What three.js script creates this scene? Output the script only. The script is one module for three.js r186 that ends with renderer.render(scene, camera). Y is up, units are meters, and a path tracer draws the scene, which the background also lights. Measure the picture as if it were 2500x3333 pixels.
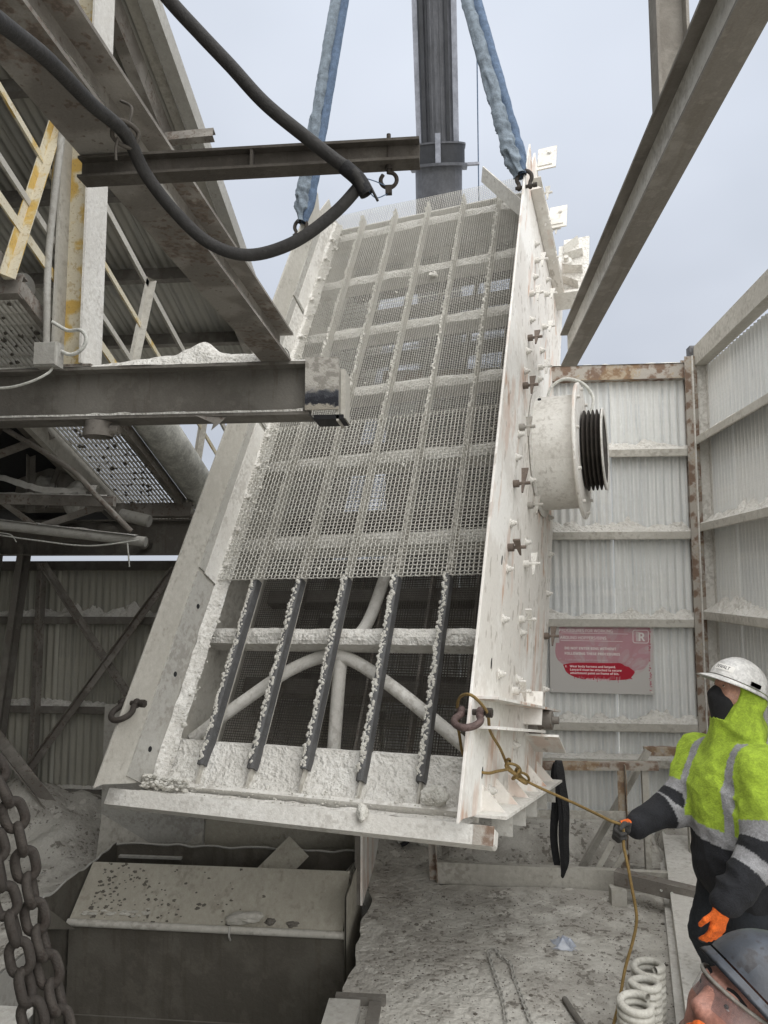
import * as THREE from 'three';
import { mergeGeometries } from 'three/addons/utils/BufferGeometryUtils.js';

// ---------------------------------------------------------------- camera, sky, sun, exposure
const scene = new THREE.Scene();
const D2R = Math.PI / 180;
const EYE = new THREE.Vector3(0, 2.15, 0);
const camera = new THREE.PerspectiveCamera(69.0, 768 / 1024, 0.05, 2000);
camera.position.copy(EYE);
camera.rotation.order = 'YXZ';
camera.rotation.set(5.5 * D2R, 5.5 * D2R, 0);

const renderer = new THREE.WebGLRenderer({ antialias: true });
renderer.setSize(768, 1024);
renderer.toneMapping = THREE.LinearToneMapping;
renderer.toneMappingExposure = 3.3;
renderer.shadowMap.enabled = true;

// seeded noise
function rng(seed) { let s = seed >>> 0; return () => { s = (s + 0x6d2b79f5) | 0; let t = Math.imul(s ^ (s >>> 15), 1 | s); t = (t + Math.imul(t ^ (t >>> 7), 61 | t)) ^ t; return ((t ^ (t >>> 14)) >>> 0) / 4294967296; }; }
function hash3(x, y, z, s) { let h = Math.imul(x, 374761393) ^ Math.imul(y, 668265263) ^ Math.imul(z, 2147483647) ^ Math.imul(s, 1274126177); h = Math.imul(h ^ (h >>> 13), 1274126177); h ^= h >>> 16; return (h >>> 0) / 4294967296; }
const sm = (t) => t * t * (3 - 2 * t);
function noise3(x, y, z, s = 1) {
  const xi = Math.floor(x), yi = Math.floor(y), zi = Math.floor(z), a = sm(x - xi), b = sm(y - yi), c = sm(z - zi);
  const L = (p, q, t) => p + (q - p) * t, h = (i, j, k) => hash3(xi + i, yi + j, zi + k, s);
  return L(L(L(h(0, 0, 0), h(1, 0, 0), a), L(h(0, 1, 0), h(1, 1, 0), a), b), L(L(h(0, 0, 1), h(1, 0, 1), a), L(h(0, 1, 1), h(1, 1, 1), a), b), c) * 2 - 1;
}
function fbm3(x, y, z, o = 4, s = 1) { let v = 0, a = 0.5; for (let i = 0; i < o; i++) { v += a * noise3(x, y, z, s + i); x *= 2.03; y *= 2.03; z *= 2.03; a *= 0.5; } return v; }

// overcast sky: pale, slightly blue cloud, brighter overhead as overcast skies are
{
  const w = 1024, h = 512, d = new Float32Array(w * h * 4);
  for (let j = 0; j < h; j++) for (let i = 0; i < w; i++) {
    const el = (j + 0.5) / h * Math.PI - Math.PI / 2, az = (i + 0.5) / w * 2 * Math.PI;
    const x = Math.cos(el) * Math.cos(az), y = Math.sin(el), z = Math.cos(el) * Math.sin(az);
    const q = 1 / (0.35 + Math.max(0, y));
    const c = fbm3(x * q * 1.3 + 7, y * 2 + 3, z * q * 1.3 + 2, 5, 11), c2 = fbm3(x * q * 3.1, 5, z * q * 3.1, 4, 23);
    const up = Math.max(0, y);
    let L = 0.172 * (0.95 + 0.7 * up) * (1 + 0.24 * c + 0.09 * c2);
    if (y < 0) L = 0.11;
    const b = 0.5 - 0.9 * c;                       // thinner cloud lets a little more blue through
    const k = (j * w + i) * 4;
    d[k] = L * (0.925 - 0.035 * b); d[k + 1] = L * (0.985 - 0.012 * b); d[k + 2] = L * (1.1 + 0.02 * b); d[k + 3] = 1;
  }
  const t = new THREE.DataTexture(d, w, h, THREE.RGBAFormat, THREE.FloatType);
  t.mapping = THREE.EquirectangularReflectionMapping; t.magFilter = THREE.LinearFilter; t.minFilter = THREE.LinearFilter; t.needsUpdate = true;
  scene.background = t; scene.environment = t;
}
const sun = new THREE.DirectionalLight(new THREE.Color(1, 0.97, 0.92), 1.5);
sun.position.set(2.6, 16, 7.0); sun.target.position.set(0, 0, -4.5); scene.add(sun, sun.target);
sun.castShadow = true; sun.shadow.radius = 190; sun.shadow.mapSize.set(2048, 2048);
Object.assign(sun.shadow.camera, { left: -12, right: 12, top: 12, bottom: -12, near: 0.5, far: 60 });

// ---------------------------------------------------------------- textures
const TS = 1024;
function field(fx, fy, oct, seed, size = TS) {
  const out = new Float32Array(size * size); let amp = 0.5;
  for (let o = 0; o < oct; o++) {
    const r = rng(seed * 131 + o * 17 + 5), g = new Float32Array(fx * fy); for (let i = 0; i < g.length; i++) g[i] = r() * 2 - 1;
    const X0 = new Int32Array(size), X1 = new Int32Array(size), XT = new Float32Array(size);
    for (let i = 0; i < size; i++) { const p = i / size * fx, b = Math.floor(p); X0[i] = b % fx; X1[i] = (b + 1) % fx; XT[i] = sm(p - b); }
    for (let j = 0; j < size; j++) {
      const p = j / size * fy, b = Math.floor(p), t = sm(p - b), r0 = (b % fy) * fx, r1 = ((b + 1) % fy) * fx;
      for (let i = 0; i < size; i++) { const a = g[r0 + X0[i]], c = g[r0 + X1[i]], e = g[r1 + X0[i]], f = g[r1 + X1[i]]; const q = a + (c - a) * XT[i], s = e + (f - e) * XT[i]; out[j * size + i] += amp * (q + (s - q) * t); }
    }
    amp *= 0.55; fx = Math.min(size / 2, fx * 2); fy = Math.min(size / 2, fy * 2);
  }
  return out;
}
const ss = (a, b, x) => { const t = Math.min(1, Math.max(0, (x - a) / (b - a))); return t * t * (3 - 2 * t); };
const mix = (a, b, t) => [a[0] + (b[0] - a[0]) * t, a[1] + (b[1] - a[1]) * t, a[2] + (b[2] - a[2]) * t];
function texOf(fn, srgb = true) {
  const d = new Uint8Array(TS * TS * 4);
  for (let i = 0; i < TS * TS; i++) { const c = fn(i); d[i * 4] = Math.max(0, Math.min(255, c[0])); d[i * 4 + 1] = Math.max(0, Math.min(255, c[1])); d[i * 4 + 2] = Math.max(0, Math.min(255, c[2])); d[i * 4 + 3] = 255; }
  const t = new THREE.DataTexture(d, TS, TS); t.wrapS = t.wrapT = THREE.RepeatWrapping; t.magFilter = THREE.LinearFilter; t.minFilter = THREE.LinearMipmapLinearFilter; t.generateMipmaps = true;
  if (srgb) t.colorSpace = THREE.SRGBColorSpace; t.needsUpdate = true; return t;
}
const F = { low: field(4, 4, 5, 1), mid: field(12, 12, 5, 2), fine: field(64, 64, 4, 3), grain: field(256, 256, 2, 4), streakV: field(40, 3, 5, 5), low2: field(5, 5, 5, 6), chip: field(60, 26, 4, 7), streakL: field(24, 5, 5, 8), mid2: field(20, 20, 4, 9) };
const g3 = (v) => [v, v, v];
const T = {};
T.plate = texOf((i) => {                       // white dusted paint with rubbed red primer and dark chips
  let c = mix([233, 231, 226], [216, 212, 205], ss(-0.25, 0.35, F.low[i] + 0.4 * F.fine[i]));
  c = mix(c, [204, 182, 168], 0.6 * ss(0.12, 0.42, F.streakL[i] * 0.8 + F.low2[i] * 0.75));
  c = mix(c, [186, 146, 122], 0.6 * ss(0.36, 0.52, F.streakL[i] * 0.7 + F.mid[i] * 0.4 + F.low2[i] * 0.5));
  c = mix(c, [121, 110, 98], 0.3 * ss(0.44, 0.56, F.chip[i] + 0.3 * F.low[i]));
  const g = 7 * F.grain[i]; return [c[0] + g, c[1] + g, c[2] + g];
});
T.dust = texOf((i) => {                        // caked limestone dust
  let c = mix([219, 217, 211], [204, 201, 194], ss(-0.55, 0.55, F.low[i] * 0.8 + F.fine[i] * 0.6));
  c = mix(c, [158, 153, 145], 0.3 * ss(0.1, 0.5, F.fine[i] * 0.7 + 0.7 * F.low2[i]));
  c = mix(c, [150, 144, 135], 0.14 * ss(0.36, 0.55, F.mid2[i] + 0.5 * F.fine[i]));
  const g = 9 * F.grain[i]; return [c[0] + g, c[1] + g, c[2] + g];
});
T.steel = texOf((i) => {                       // grey dusted structural steel, rust freckles
  let c = mix([158, 155, 149], [128, 124, 118], ss(-0.3, 0.35, F.low[i] + 0.5 * F.mid[i]));
  c = mix(c, [118, 98, 84], 0.42 * ss(0.12, 0.42, F.fine[i] * 0.8 + 0.6 * F.low2[i]));
  c = mix(c, [84, 76, 70], 0.4 * ss(0.34, 0.48, F.fine[i] + 0.3 * F.low2[i]));
  const g = 8 * F.grain[i]; return [c[0] + g, c[1] + g, c[2] + g];
});
T.plain = texOf((i) => {                       // dull steel under a thin film of dust
  let c = mix([152, 149, 143], [134, 130, 124], ss(-0.35, 0.35, F.low[i] + 0.5 * F.mid[i]));
  c = mix(c, [118, 111, 102], 0.35 * ss(0.15, 0.45, F.streakV[i] + 0.3 * F.low2[i]));
  c = mix(c, [170, 167, 160], 0.3 * ss(0.15, 0.4, F.mid2[i] + 0.3 * F.fine[i]));
  const g = 8 * F.grain[i]; return [c[0] + g, c[1] + g, c[2] + g];
});
T.galv = texOf((i) => {                        // dust streaked corrugated sheet
  let c = mix([222, 223, 220], [208, 210, 209], ss(-0.4, 0.4, F.streakV[i] + 0.3 * F.low[i]));
  c = mix(c, [226, 225, 220], 0.6 * ss(0.0, 0.3, F.low2[i] + 0.35 * F.streakV[i] + 0.2 * F.fine[i]));
  c = mix(c, [182, 185, 186], 0.4 * ss(0.34, 0.5, F.streakV[i] + 0.2 * F.mid[i]));
  const g = 6 * F.grain[i]; return [c[0] + g, c[1] + g, c[2] + g];
});
T.ground = texOf((i) => {                      // trampled dust floor with crumbs
  let c = mix([194, 191, 183], [168, 164, 156], ss(-0.3, 0.35, F.low[i] * 0.9 + F.mid[i] * 0.7));
  c = mix(c, [206, 203, 195], 0.7 * ss(0.2, 0.42, F.mid2[i] + 0.45 * F.low2[i]));
  c = mix(c, [100, 95, 87], 0.6 * ss(0.36, 0.46, F.fine[i] + 0.45 * F.mid[i]));
  const g = 14 * F.grain[i]; return [c[0] + g, c[1] + g, c[2] + g];
});
T.yellow = texOf((i) => {                      // safety yellow paint under dust
  let c = mix([196, 164, 92], [206, 198, 176], ss(-0.3, 0.15, F.low[i] + 0.6 * F.mid[i]));
  c = mix(c, [160, 136, 96], 0.4 * ss(0.3, 0.46, F.fine[i] + 0.4 * F.mid2[i]));
  const g = 9 * F.grain[i]; return [c[0] + g, c[1] + g, c[2] + g];
});
T.rust = texOf((i) => {
  let c = mix([118, 98, 84], [164, 158, 149], ss(-0.25, 0.2, F.mid[i] + 0.6 * F.low[i]));
  c = mix(c, [160, 128, 82], 0.3 * ss(0.1, 0.35, F.low2[i] + 0.3 * F.fine[i]));
  const g = 10 * F.grain[i]; return [c[0] + g, c[1] + g, c[2] + g];
});
T.cloth = texOf((i) => { const v = 226 + 34 * F.mid[i] + 30 * F.fine[i] + 16 * F.grain[i]; return g3(v); });
T.bump = texOf((i) => g3(128 + 130 * F.fine[i] + 70 * F.mid[i] + 40 * F.grain[i]), false);
T.crust = texOf((i) => g3(128 + 150 * F.mid2[i] + 110 * F.fine[i] + 50 * F.chip[i]), false);
T.scrape = texOf((i) => { // plate burnt black along its lower edge
  const y = Math.floor(i / TS) / TS; let c = mix([176, 172, 164], [140, 136, 128], ss(-0.3, 0.3, F.mid[i] + 0.4 * F.fine[i]));
  const e = y + 0.09 * F.mid[i] + 0.07 * F.low[i] + 0.03 * F.fine[i];
  c = mix(c, [58, 60, 66], ss(0.42, 0.3, e)); c = mix(c, [28, 30, 38], ss(0.28, 0.2, e)); c = mix(c, [150, 144, 132], ss(0.12, 0.08, e)); return c;
});
const SCALE = new Map();
function mat(tex, scale, o = {}) {
  const { bump = T.bump, bs = 0.0015, ...rest } = o;
  const m = new THREE.MeshStandardMaterial({ map: tex, bumpMap: bump, bumpScale: bs, roughness: 0.92, metalness: 0, side: THREE.DoubleSide, ...rest });
  SCALE.set(m, scale); return m;
}
const lin = (r, g, b) => new THREE.Color().setRGB(r, g, b);
const M = {
  plate: mat(T.plate, 2.6), dust: mat(T.dust, 1.3, { bs: 0.003 }), crust: mat(T.dust, 0.9, { bump: T.crust, bs: 0.012 }),
  dustGrey: mat(T.dust, 1.5, { color: lin(0.62, 0.62, 0.61), bs: 0.003 }), wire: mat(T.dust, 0.7, { color: lin(0.92, 0.92, 0.9), bs: 0.0003, roughness: 0.7 }),
  wireDark: mat(T.plain, 0.7, { color: lin(0.42, 0.41, 0.4), bs: 0.0003 }),
  steel: mat(T.steel, 1.1, { color: lin(0.84, 0.82, 0.8), bs: 0.002 }), steelDark: mat(T.plain, 1.2, { color: lin(0.6, 0.59, 0.57), bs: 0.002 }), steelPale: mat(T.dust, 1.6, { color: lin(0.72, 0.71, 0.68), bs: 0.002 }),  // plain steel texture in a darker tone, next to freckled and pale steel
  galv: mat(T.galv, 1.9, { bs: 0.0012 }), roofSheet: mat(T.galv, 1.7, { color: lin(0.5, 0.48, 0.44), bs: 0.001 }), galvShaded: mat(T.galv, 1.7, { color: lin(0.5, 0.48, 0.42), bs: 0.001 }),  // left wall and roof sheets: shade painted in as darker galv, warm stain tint
  ground: mat(T.ground, 1.7, { bump: T.crust, bs: 0.012 }), bank: mat(T.ground, 1.1, { bump: T.crust, bs: 0.02, color: lin(1.05, 1.05, 1.05) }),
  yellow: mat(T.yellow, 0.9), rust: mat(T.rust, 0.8), blueSteel: mat(T.steel, 0.8, { color: lin(0.42, 0.45, 0.52), roughness: 0.5, metalness: 0.35 }),
  black: mat(T.cloth, 0.4, { color: lin(0.014, 0.014, 0.016), roughness: 0.8 }), hose: mat(T.cloth, 0.5, { color: lin(0.036, 0.034, 0.032), roughness: 0.75 }),
  rubberBar: mat(T.plain, 0.4, { color: lin(0.34, 0.36, 0.4), roughness: 0.7, bs: 0.003 }), jib: mat(T.plain, 0.7, { color: lin(0.32, 0.3, 0.28) }), beamGrey: mat(T.plain, 1.1, { color: lin(0.85, 0.83, 0.8) }), damp: mat(T.plain, 0.3, { color: lin(0.42, 0.4, 0.36) }), iron: mat(T.steel, 0.3, { color: lin(0.15, 0.13, 0.115), roughness: 0.8 }),
  redIron: mat(T.steel, 0.3, { color: lin(0.4, 0.28, 0.28), roughness: 0.7 }), pale: mat(T.cloth, 0.8, { color: lin(0.78, 0.78, 0.72) }), boltDark: mat(T.plain, 0.3, { color: lin(0.5, 0.42, 0.38) }), boltGrey: mat(T.plain, 0.3, { color: lin(1.1, 1.1, 1.08) }),
  boom: mat(T.cloth, 4, { color: lin(0.1, 0.105, 0.12), roughness: 0.45 }), boomDark: mat(T.cloth, 3, { color: lin(0.03, 0.033, 0.04), roughness: 0.5 }), boomSide: mat(T.cloth, 4, { color: lin(0.34, 0.36, 0.42), roughness: 0.4 }),
  sling: mat(T.cloth, 0.35, { color: lin(0.24, 0.29, 0.34), bs: 0.004 }), slingBlue: mat(T.cloth, 0.35, { color: lin(0.13, 0.19, 0.29), bs: 0.003 }),
  rope: mat(T.cloth, 0.12, { color: lin(0.3, 0.2, 0.07), bs: 0.002 }), spring: mat(T.dust, 0.5, { color: lin(0.8, 0.8, 0.77), bs: 0.002 }),
  hopper: mat(T.plain, 1.5, { color: lin(0.36, 0.345, 0.31), bs: 0.0025 }), hopperTop: mat(T.dust, 1.4, { color: lin(0.58, 0.56, 0.5), bs: 0.003 }), stone: mat(T.dust, 0.5, { color: lin(0.9, 0.9, 0.88), bs: 0.006 }), stoneDark: mat(T.plain, 0.4, { color: lin(0.5, 0.48, 0.45) }),
  scrape: new THREE.MeshStandardMaterial({ map: T.scrape, bumpMap: T.bump, bumpScale: 0.002, roughness: 0.8 }),
  film: new THREE.MeshPhysicalMaterial({ color: lin(0.8, 0.85, 0.95), roughness: 0.15, transmission: 0.6, thickness: 0, side: THREE.DoubleSide, clearcoat: 0.6 }),
};

// ---------------------------------------------------------------- geometry helpers (all return flat, un-indexed geometry in metres)
const V = (x, y, z) => new THREE.Vector3(x, y, z);
function clean(g) { if (g.index) g = g.toNonIndexed(); for (const k of Object.keys(g.attributes)) if (k !== 'position' && k !== 'normal' && k !== 'color') g.deleteAttribute(k); if (!g.attributes.normal) g.computeVertexNormals(); return g; }
function raw(pos) { const g = new THREE.BufferGeometry(); g.setAttribute('position', new THREE.Float32BufferAttribute(pos, 3)); g.computeVertexNormals(); return g; }
function box(x0, x1, y0, y1, z0, z1) { const g = new THREE.BoxGeometry(x1 - x0, y1 - y0, z1 - z0); g.translate((x0 + x1) / 2, (y0 + y1) / 2, (z0 + z1) / 2); return clean(g); }
function prism(pts, len, b = 0) {
  const s = new THREE.Shape(pts.map((p) => new THREE.Vector2(p[0], p[1])));
  return clean(new THREE.ExtrudeGeometry(s, { depth: len - 2 * b, bevelEnabled: b > 0, bevelSize: b, bevelThickness: b, bevelOffset: -b, bevelSegments: 1 }).translate(0, 0, b));
}
function orient(g, a, b, up = V(0, 1, 0)) {
  const z = b.clone().sub(a).normalize(); let x = up.clone().cross(z); if (x.lengthSq() < 1e-6) x = V(1, 0, 0).cross(z); x.normalize(); const y = z.clone().cross(x);
  return g.applyMatrix4(new THREE.Matrix4().makeBasis(x, y, z).setPosition(a));
}
const PI_ = (h, b, tw, tf) => [[-b / 2, -h / 2], [b / 2, -h / 2], [b / 2, -h / 2 + tf], [tw / 2, -h / 2 + tf], [tw / 2, h / 2 - tf], [b / 2, h / 2 - tf], [b / 2, h / 2], [-b / 2, h / 2], [-b / 2, h / 2 - tf], [-tw / 2, h / 2 - tf], [-tw / 2, -h / 2 + tf], [-b / 2, -h / 2 + tf]];
const PL_ = (a, b, t) => [[0, 0], [a, 0], [a, t], [t, t], [t, b], [0, b]];
const PC_ = (h, b, t) => [[0, -h / 2], [b, -h / 2], [b, -h / 2 + t], [t, -h / 2 + t], [t, h / 2 - t], [b, h / 2 - t], [b, h / 2], [0, h / 2]];
const PB_ = (w, h) => [[-w / 2, -h / 2], [w / 2, -h / 2], [w / 2, h / 2], [-w / 2, h / 2]];
function beam(a, b, prof, up, bev = 0) { return orient(prism(prof, a.distanceTo(b), bev), a, b, up); }
function cyl(a, b, r, seg = 12, r2 = r, open = false) { const l = a.distanceTo(b); const g = new THREE.CylinderGeometry(r2, r, l, seg, 1, open); g.rotateX(Math.PI / 2); g.translate(0, 0, l / 2); return orient(clean(g), a, b); }
function tube(pts, r, seg, rad = 8, closed = false) { return clean(new THREE.TubeGeometry(new THREE.CatmullRomCurve3(pts, closed, 'centripetal'), seg, r, rad, closed)); }
function lump(c, r, seed, det = 1, sq = [1, 1, 1], amt = 0.35) {
  const g = new THREE.IcosahedronGeometry(1, det), p = g.attributes.position;
  for (let i = 0; i < p.count; i++) { const k = 1 + amt * noise3(p.getX(i) * 1.7 + seed * 3.1, p.getY(i) * 1.7, p.getZ(i) * 1.7 + seed, 31); p.setXYZ(i, c.x + p.getX(i) * r * k * sq[0], c.y + p.getY(i) * r * k * sq[1], c.z + p.getZ(i) * r * k * sq[2]); }
  g.computeVertexNormals(); return clean(g);
}
function lathe(pts, seg = 24) { return clean(new THREE.LatheGeometry(pts.map((p) => new THREE.Vector2(p[0], p[1])), seg)); }
function heap(nx, nz, fx) { // grid surface fx(i/nx, j/nz) -> Vector3
  const P = []; const at = (i, j) => fx(i / nx, j / nz);
  const G = []; for (let j = 0; j <= nz; j++) for (let i = 0; i <= nx; i++) G.push(at(i, j));
  const id = (i, j) => G[j * (nx + 1) + i];
  for (let j = 0; j < nz; j++) for (let i = 0; i < nx; i++) { const a = id(i, j), b = id(i + 1, j), c = id(i + 1, j + 1), d = id(i, j + 1); for (const q of [a, b, c, a, c, d]) P.push(q.x, q.y, q.z); }
  return raw(P);
}
let uvShift = 0;
function metricUV(g, s, shift = true) {
  const p = g.attributes.position, uv = new Float32Array(p.count * 2), ab = V(0, 0, 0), ac = V(0, 0, 0), n = V(0, 0, 0), A = V(0, 0, 0), B = V(0, 0, 0), Cc = V(0, 0, 0);
  const ox = shift ? (uvShift * 0.371) % 1 : 0, oy = shift ? (uvShift * 0.617) % 1 : 0; uvShift++;
  for (let i = 0; i < p.count; i += 3) {
    A.fromBufferAttribute(p, i); B.fromBufferAttribute(p, i + 1); Cc.fromBufferAttribute(p, i + 2); n.copy(ab.copy(B).sub(A).cross(ac.copy(Cc).sub(A)));
    const x = Math.abs(n.x), y = Math.abs(n.y), z = Math.abs(n.z); let k = 0; if (y >= x && y >= z) k = 1; else if (z >= x) k = 2;
    for (let j = 0; j < 3; j++) { const X = p.getX(i + j), Y = p.getY(i + j), Z = p.getZ(i + j); uv[(i + j) * 2] = (k === 0 ? Z : X) / s + ox; uv[(i + j) * 2 + 1] = (k === 1 ? Z : Y) / s + oy; }
  }
  g.setAttribute('uv', new THREE.BufferAttribute(uv, 2)); return g;
}
function fuse(gs) { if (!Array.isArray(gs)) return gs; return gs.length === 1 ? gs[0] : mergeGeometries(gs, false); }

// ---------------------------------------------------------------- scene graph helpers
const taken = new Map();
function numbered(n) { const k = taken.get(n) || 0; taken.set(n, k + 1); return k ? `${n}_${String(k).padStart(3, '0')}` : n; }
function thing(name, label, category, pos = [0, 0, 0], group) {
  const o = new THREE.Group(); o.name = numbered(name); o.position.set(...pos); o.userData = { label, category }; if (group) o.userData.group = group; scene.add(o); return o;
}
function part(name, gs, m, parent, label) {
  let g = fuse(gs); if (!g.attributes.uv) metricUV(g, SCALE.get(m) || 1);
  const o = new THREE.Mesh(g, m); o.name = name; o.castShadow = o.receiveShadow = true; if (label) o.userData.label = label; parent.add(o); return o;
}
function solo(name, gs, m, label, category, group) { const o = part(name, gs, m, scene); o.name = numbered(name); o.userData = { label, category }; if (group) o.userData.group = group; return o; }
function struct(name, gs, m) { const o = part(name, gs, m, scene); o.name = numbered(name); o.userData = { kind: 'structure' }; return o; }
function stuffPart(name, gs, m, parent) { const o = part(name, gs, m, parent); o.userData.kind = 'stuff'; return o; }

// ---------------------------------------------------------------- ground, pit
const PITX0 = -2.56, PITZ = -5.5;
const pitEdge = (z) => -0.63 + 0.05 * noise3(z * 2.3, 1, 4, 3) + 0.025 * noise3(z * 9, 2, 4, 5) + 0.03 * ss(-4.2, -3.4, z);
function gh(x, z) {
  let h = 0.02 * fbm3(x * 1.3, 0, z * 1.3, 3, 41) + 0.012 * fbm3(x * 7, 3, z * 7, 3, 43) - 0.008;
  const wl = ss(-5.2, -6.6, z), lf = ss(-2.6, -3.3, x);                                   // drifts against the left wall
  h += wl * lf * (0.22 + 0.25 * Math.max(0, fbm3(x * 2.2, 1, z * 2.2, 3, 47)) + 0.35 * ss(0.55, 0, Math.hypot(x + 3.75, (z + 6.2) * 1.2)));
  if (x > -0.16 && x < 1.62 && z < -5.6) {                                                // trench behind the kerb, bank rising to the wall
    const t = ss(-5.62, -5.68, z) * ss(-0.16, -0.1, x) * ss(1.62, 1.56, x), f = ss(0.62, 0.32, x) * 0.75;
    const edge = -5.95 + 0.04 * noise3(x * 6, 2, 1, 51);
    if (z > edge) h += -0.34 * t * (1 - f * ss(-5.66, -5.9, z)) + f * t * 0.06 * fbm3(x * 14, 1, z * 14, 3, 53); else h += t * (0.02 + 0.2 * ss(-5.95, -6.55, z) + 0.03 * fbm3(x * 3, 1, z * 5, 3, 55));
  } else if (z < -5.9 && x > -0.7 && x < 2.1) h += 0.2 * ss(-5.9, -6.6, z);
  return h;
}
{
  const at = (x, z) => V(x, gh(x, z), z), gs = [];
  gs.push(heap(190, 62, (a, b) => at(-6.5 + 11 * a, -9 + (9 + PITZ) * b)));
  gs.push(heap(96, 120, (a, b) => { const z = PITZ + (1.6 - PITZ) * b, e = pitEdge(z); return at(e + (4.5 - e) * a, z); }));
  gs.push(heap(70, 110, (a, b) => { const z = PITZ + (1.6 - PITZ) * b; return at(-6.5 + (PITX0 + 6.5) * a, z); }));
  const far = new THREE.Shape([[-400, -400], [400, -400], [400, 400], [-400, 400]].map((p) => new THREE.Vector2(...p)));
  far.holes.push(new THREE.Path([[-6.5, -1.6], [-6.5, 9], [4.5, 9], [4.5, -1.6]].map((p) => new THREE.Vector2(...p))));
  const fg = clean(new THREE.ShapeGeometry(far)); fg.rotateX(-Math.PI / 2); fg.translate(0, -0.02, 0); fg.computeVertexNormals(); gs.push(fg);
  struct('ground', gs, M.ground);
  const pw = [];
  pw.push(heap(120, 12, (a, b) => { const z = PITZ + (1.6 - PITZ) * a, e = pitEdge(z); return V(e + 0.02 * b + (b > 0.08 ? 0.05 + 0.02 * noise3(z * 5, b * 9, 2, 7) : 0), gh(e, z) - 2.6 * b * b - 0.001, z); }));
  pw.push(box(PITX0 - 0.2, PITX0 - 0.001, -2.6, -0.03, PITZ, 1.6), box(PITX0, -0.6, -2.7, -2.6, PITZ, 1.6), box(PITX0, -0.4, -2.6, -0.03, 1.6, 1.8), box(PITX0 - 0.2, -0.4, -2.6, -0.03, PITZ - 0.15, PITZ - 0.001));
  struct('pit', pw, M.dustGrey);
}
// loose crumbs and chips trodden over the floor
{
  const r = rng(77), gs = [];
  for (let i = 0; i < 2200; i++) {
    const z = -5.5 + 2.1 * r(), x = -0.5 + 2.3 * r(), s = 0.002 + 0.004 * r() * r() + (i % 90 === 0 ? 0.008 : 0);
    gs.push(lump(V(x, gh(x, z) + s * 0.3, z), s, i, 0, [1.3, 0.6, 1], 0.4));
  }
  for (let i = 0; i < 220; i++) { const z = -6.2 + 1.5 * r(), x = -4.2 + 1.6 * r(), s = 0.003 + 0.007 * r() * r(); gs.push(lump(V(x, gh(x, z) + s * 0.3, z), s, i, 0, [1.3, 0.6, 1], 0.4)); }
  const o = struct('floor_rubble', gs, M.stoneDark); o.userData = { kind: 'stuff', label: 'scattered dark crumbs and stone chips trodden over the dusty floor', category: 'rubble' };
}
// clods of caked dust fallen into the trench
{
  const r = rng(5);
  const gs = []; for (let i = 0; i < 42; i++) { const x = -0.08 + 0.72 * r(), z = -5.78 - 0.2 * r(); gs.push(lump(V(x, -0.1 + 0.1 * r(), z), 0.06 + 0.06 * r(), i, 2, [1, 0.9, 0.7], 0.5)); }
  const o = struct('dust_clods', gs, M.bank); o.userData = { kind: 'stuff', label: 'broken clods of caked grey dust in the trench behind the kerb', category: 'rubble' };
}

// ---------------------------------------------------------------- corrugated walls
function corrSheet(w, h, seed, pitch = 0.0677, amp = 0.0125) {
  const n = Math.round(w / pitch * 8), r = rng(seed), tilt = (r() - 0.5) * 0.01, off = (r() - 0.5) * 0.006;
  return heap(n, 6, (a, b) => { const x = w * a; return V(x + tilt * b, h * b, amp * Math.sin(x / pitch * 2 * Math.PI) + off + 0.004 * noise3(x * 2 + seed, b * 4, 1, 9)); });
}
function smooth(g) { // smooth corrugation normals by averaging shared positions
  const p = g.attributes.position, n = g.attributes.normal, m = new Map();
  const key = (i) => `${Math.round(p.getX(i) * 5e3)},${Math.round(p.getY(i) * 5e3)},${Math.round(p.getZ(i) * 5e3)}`;
  for (let i = 0; i < p.count; i++) { const k = key(i); const v = m.get(k) || m.set(k, V(0, 0, 0)).get(k); v.x += n.getX(i); v.y += n.getY(i); v.z += n.getZ(i); }
  for (let i = 0; i < p.count; i++) { const v = m.get(key(i)), l = v.length() || 1; n.setXYZ(i, v.x / l, v.y / l, v.z / l); } return g;
}
function dustRidge(x0, x1, y, depth, h, seed) {   // caked dust lying on a ledge against the sheet
  const n = Math.round((x1 - x0) / 0.02);
  return heap(n, 8, (a, b) => {
    const x = x0 + (x1 - x0) * a, k = Math.max(0.12, 0.55 + 0.7 * fbm3(x * 2.4 + seed, seed, 0, 3, 61) + 0.35 * noise3(x * 11, seed, 0, 63));
    const e = fbm3(x * 22 + seed, b * 5, 2, 3, 65), prof = Math.pow(1 - b, 1.15);
    return V(x, y + h * k * prof * (1 + 0.25 * e) + 0.008 * e * (b < 0.95 ? 1 : 0), 0.008 + depth * b * (0.93 + 0.1 * noise3(x * 15, seed, 3, 67)) + (b > 0 && b < 1 ? 0.008 * e : 0));
  });
}
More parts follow.
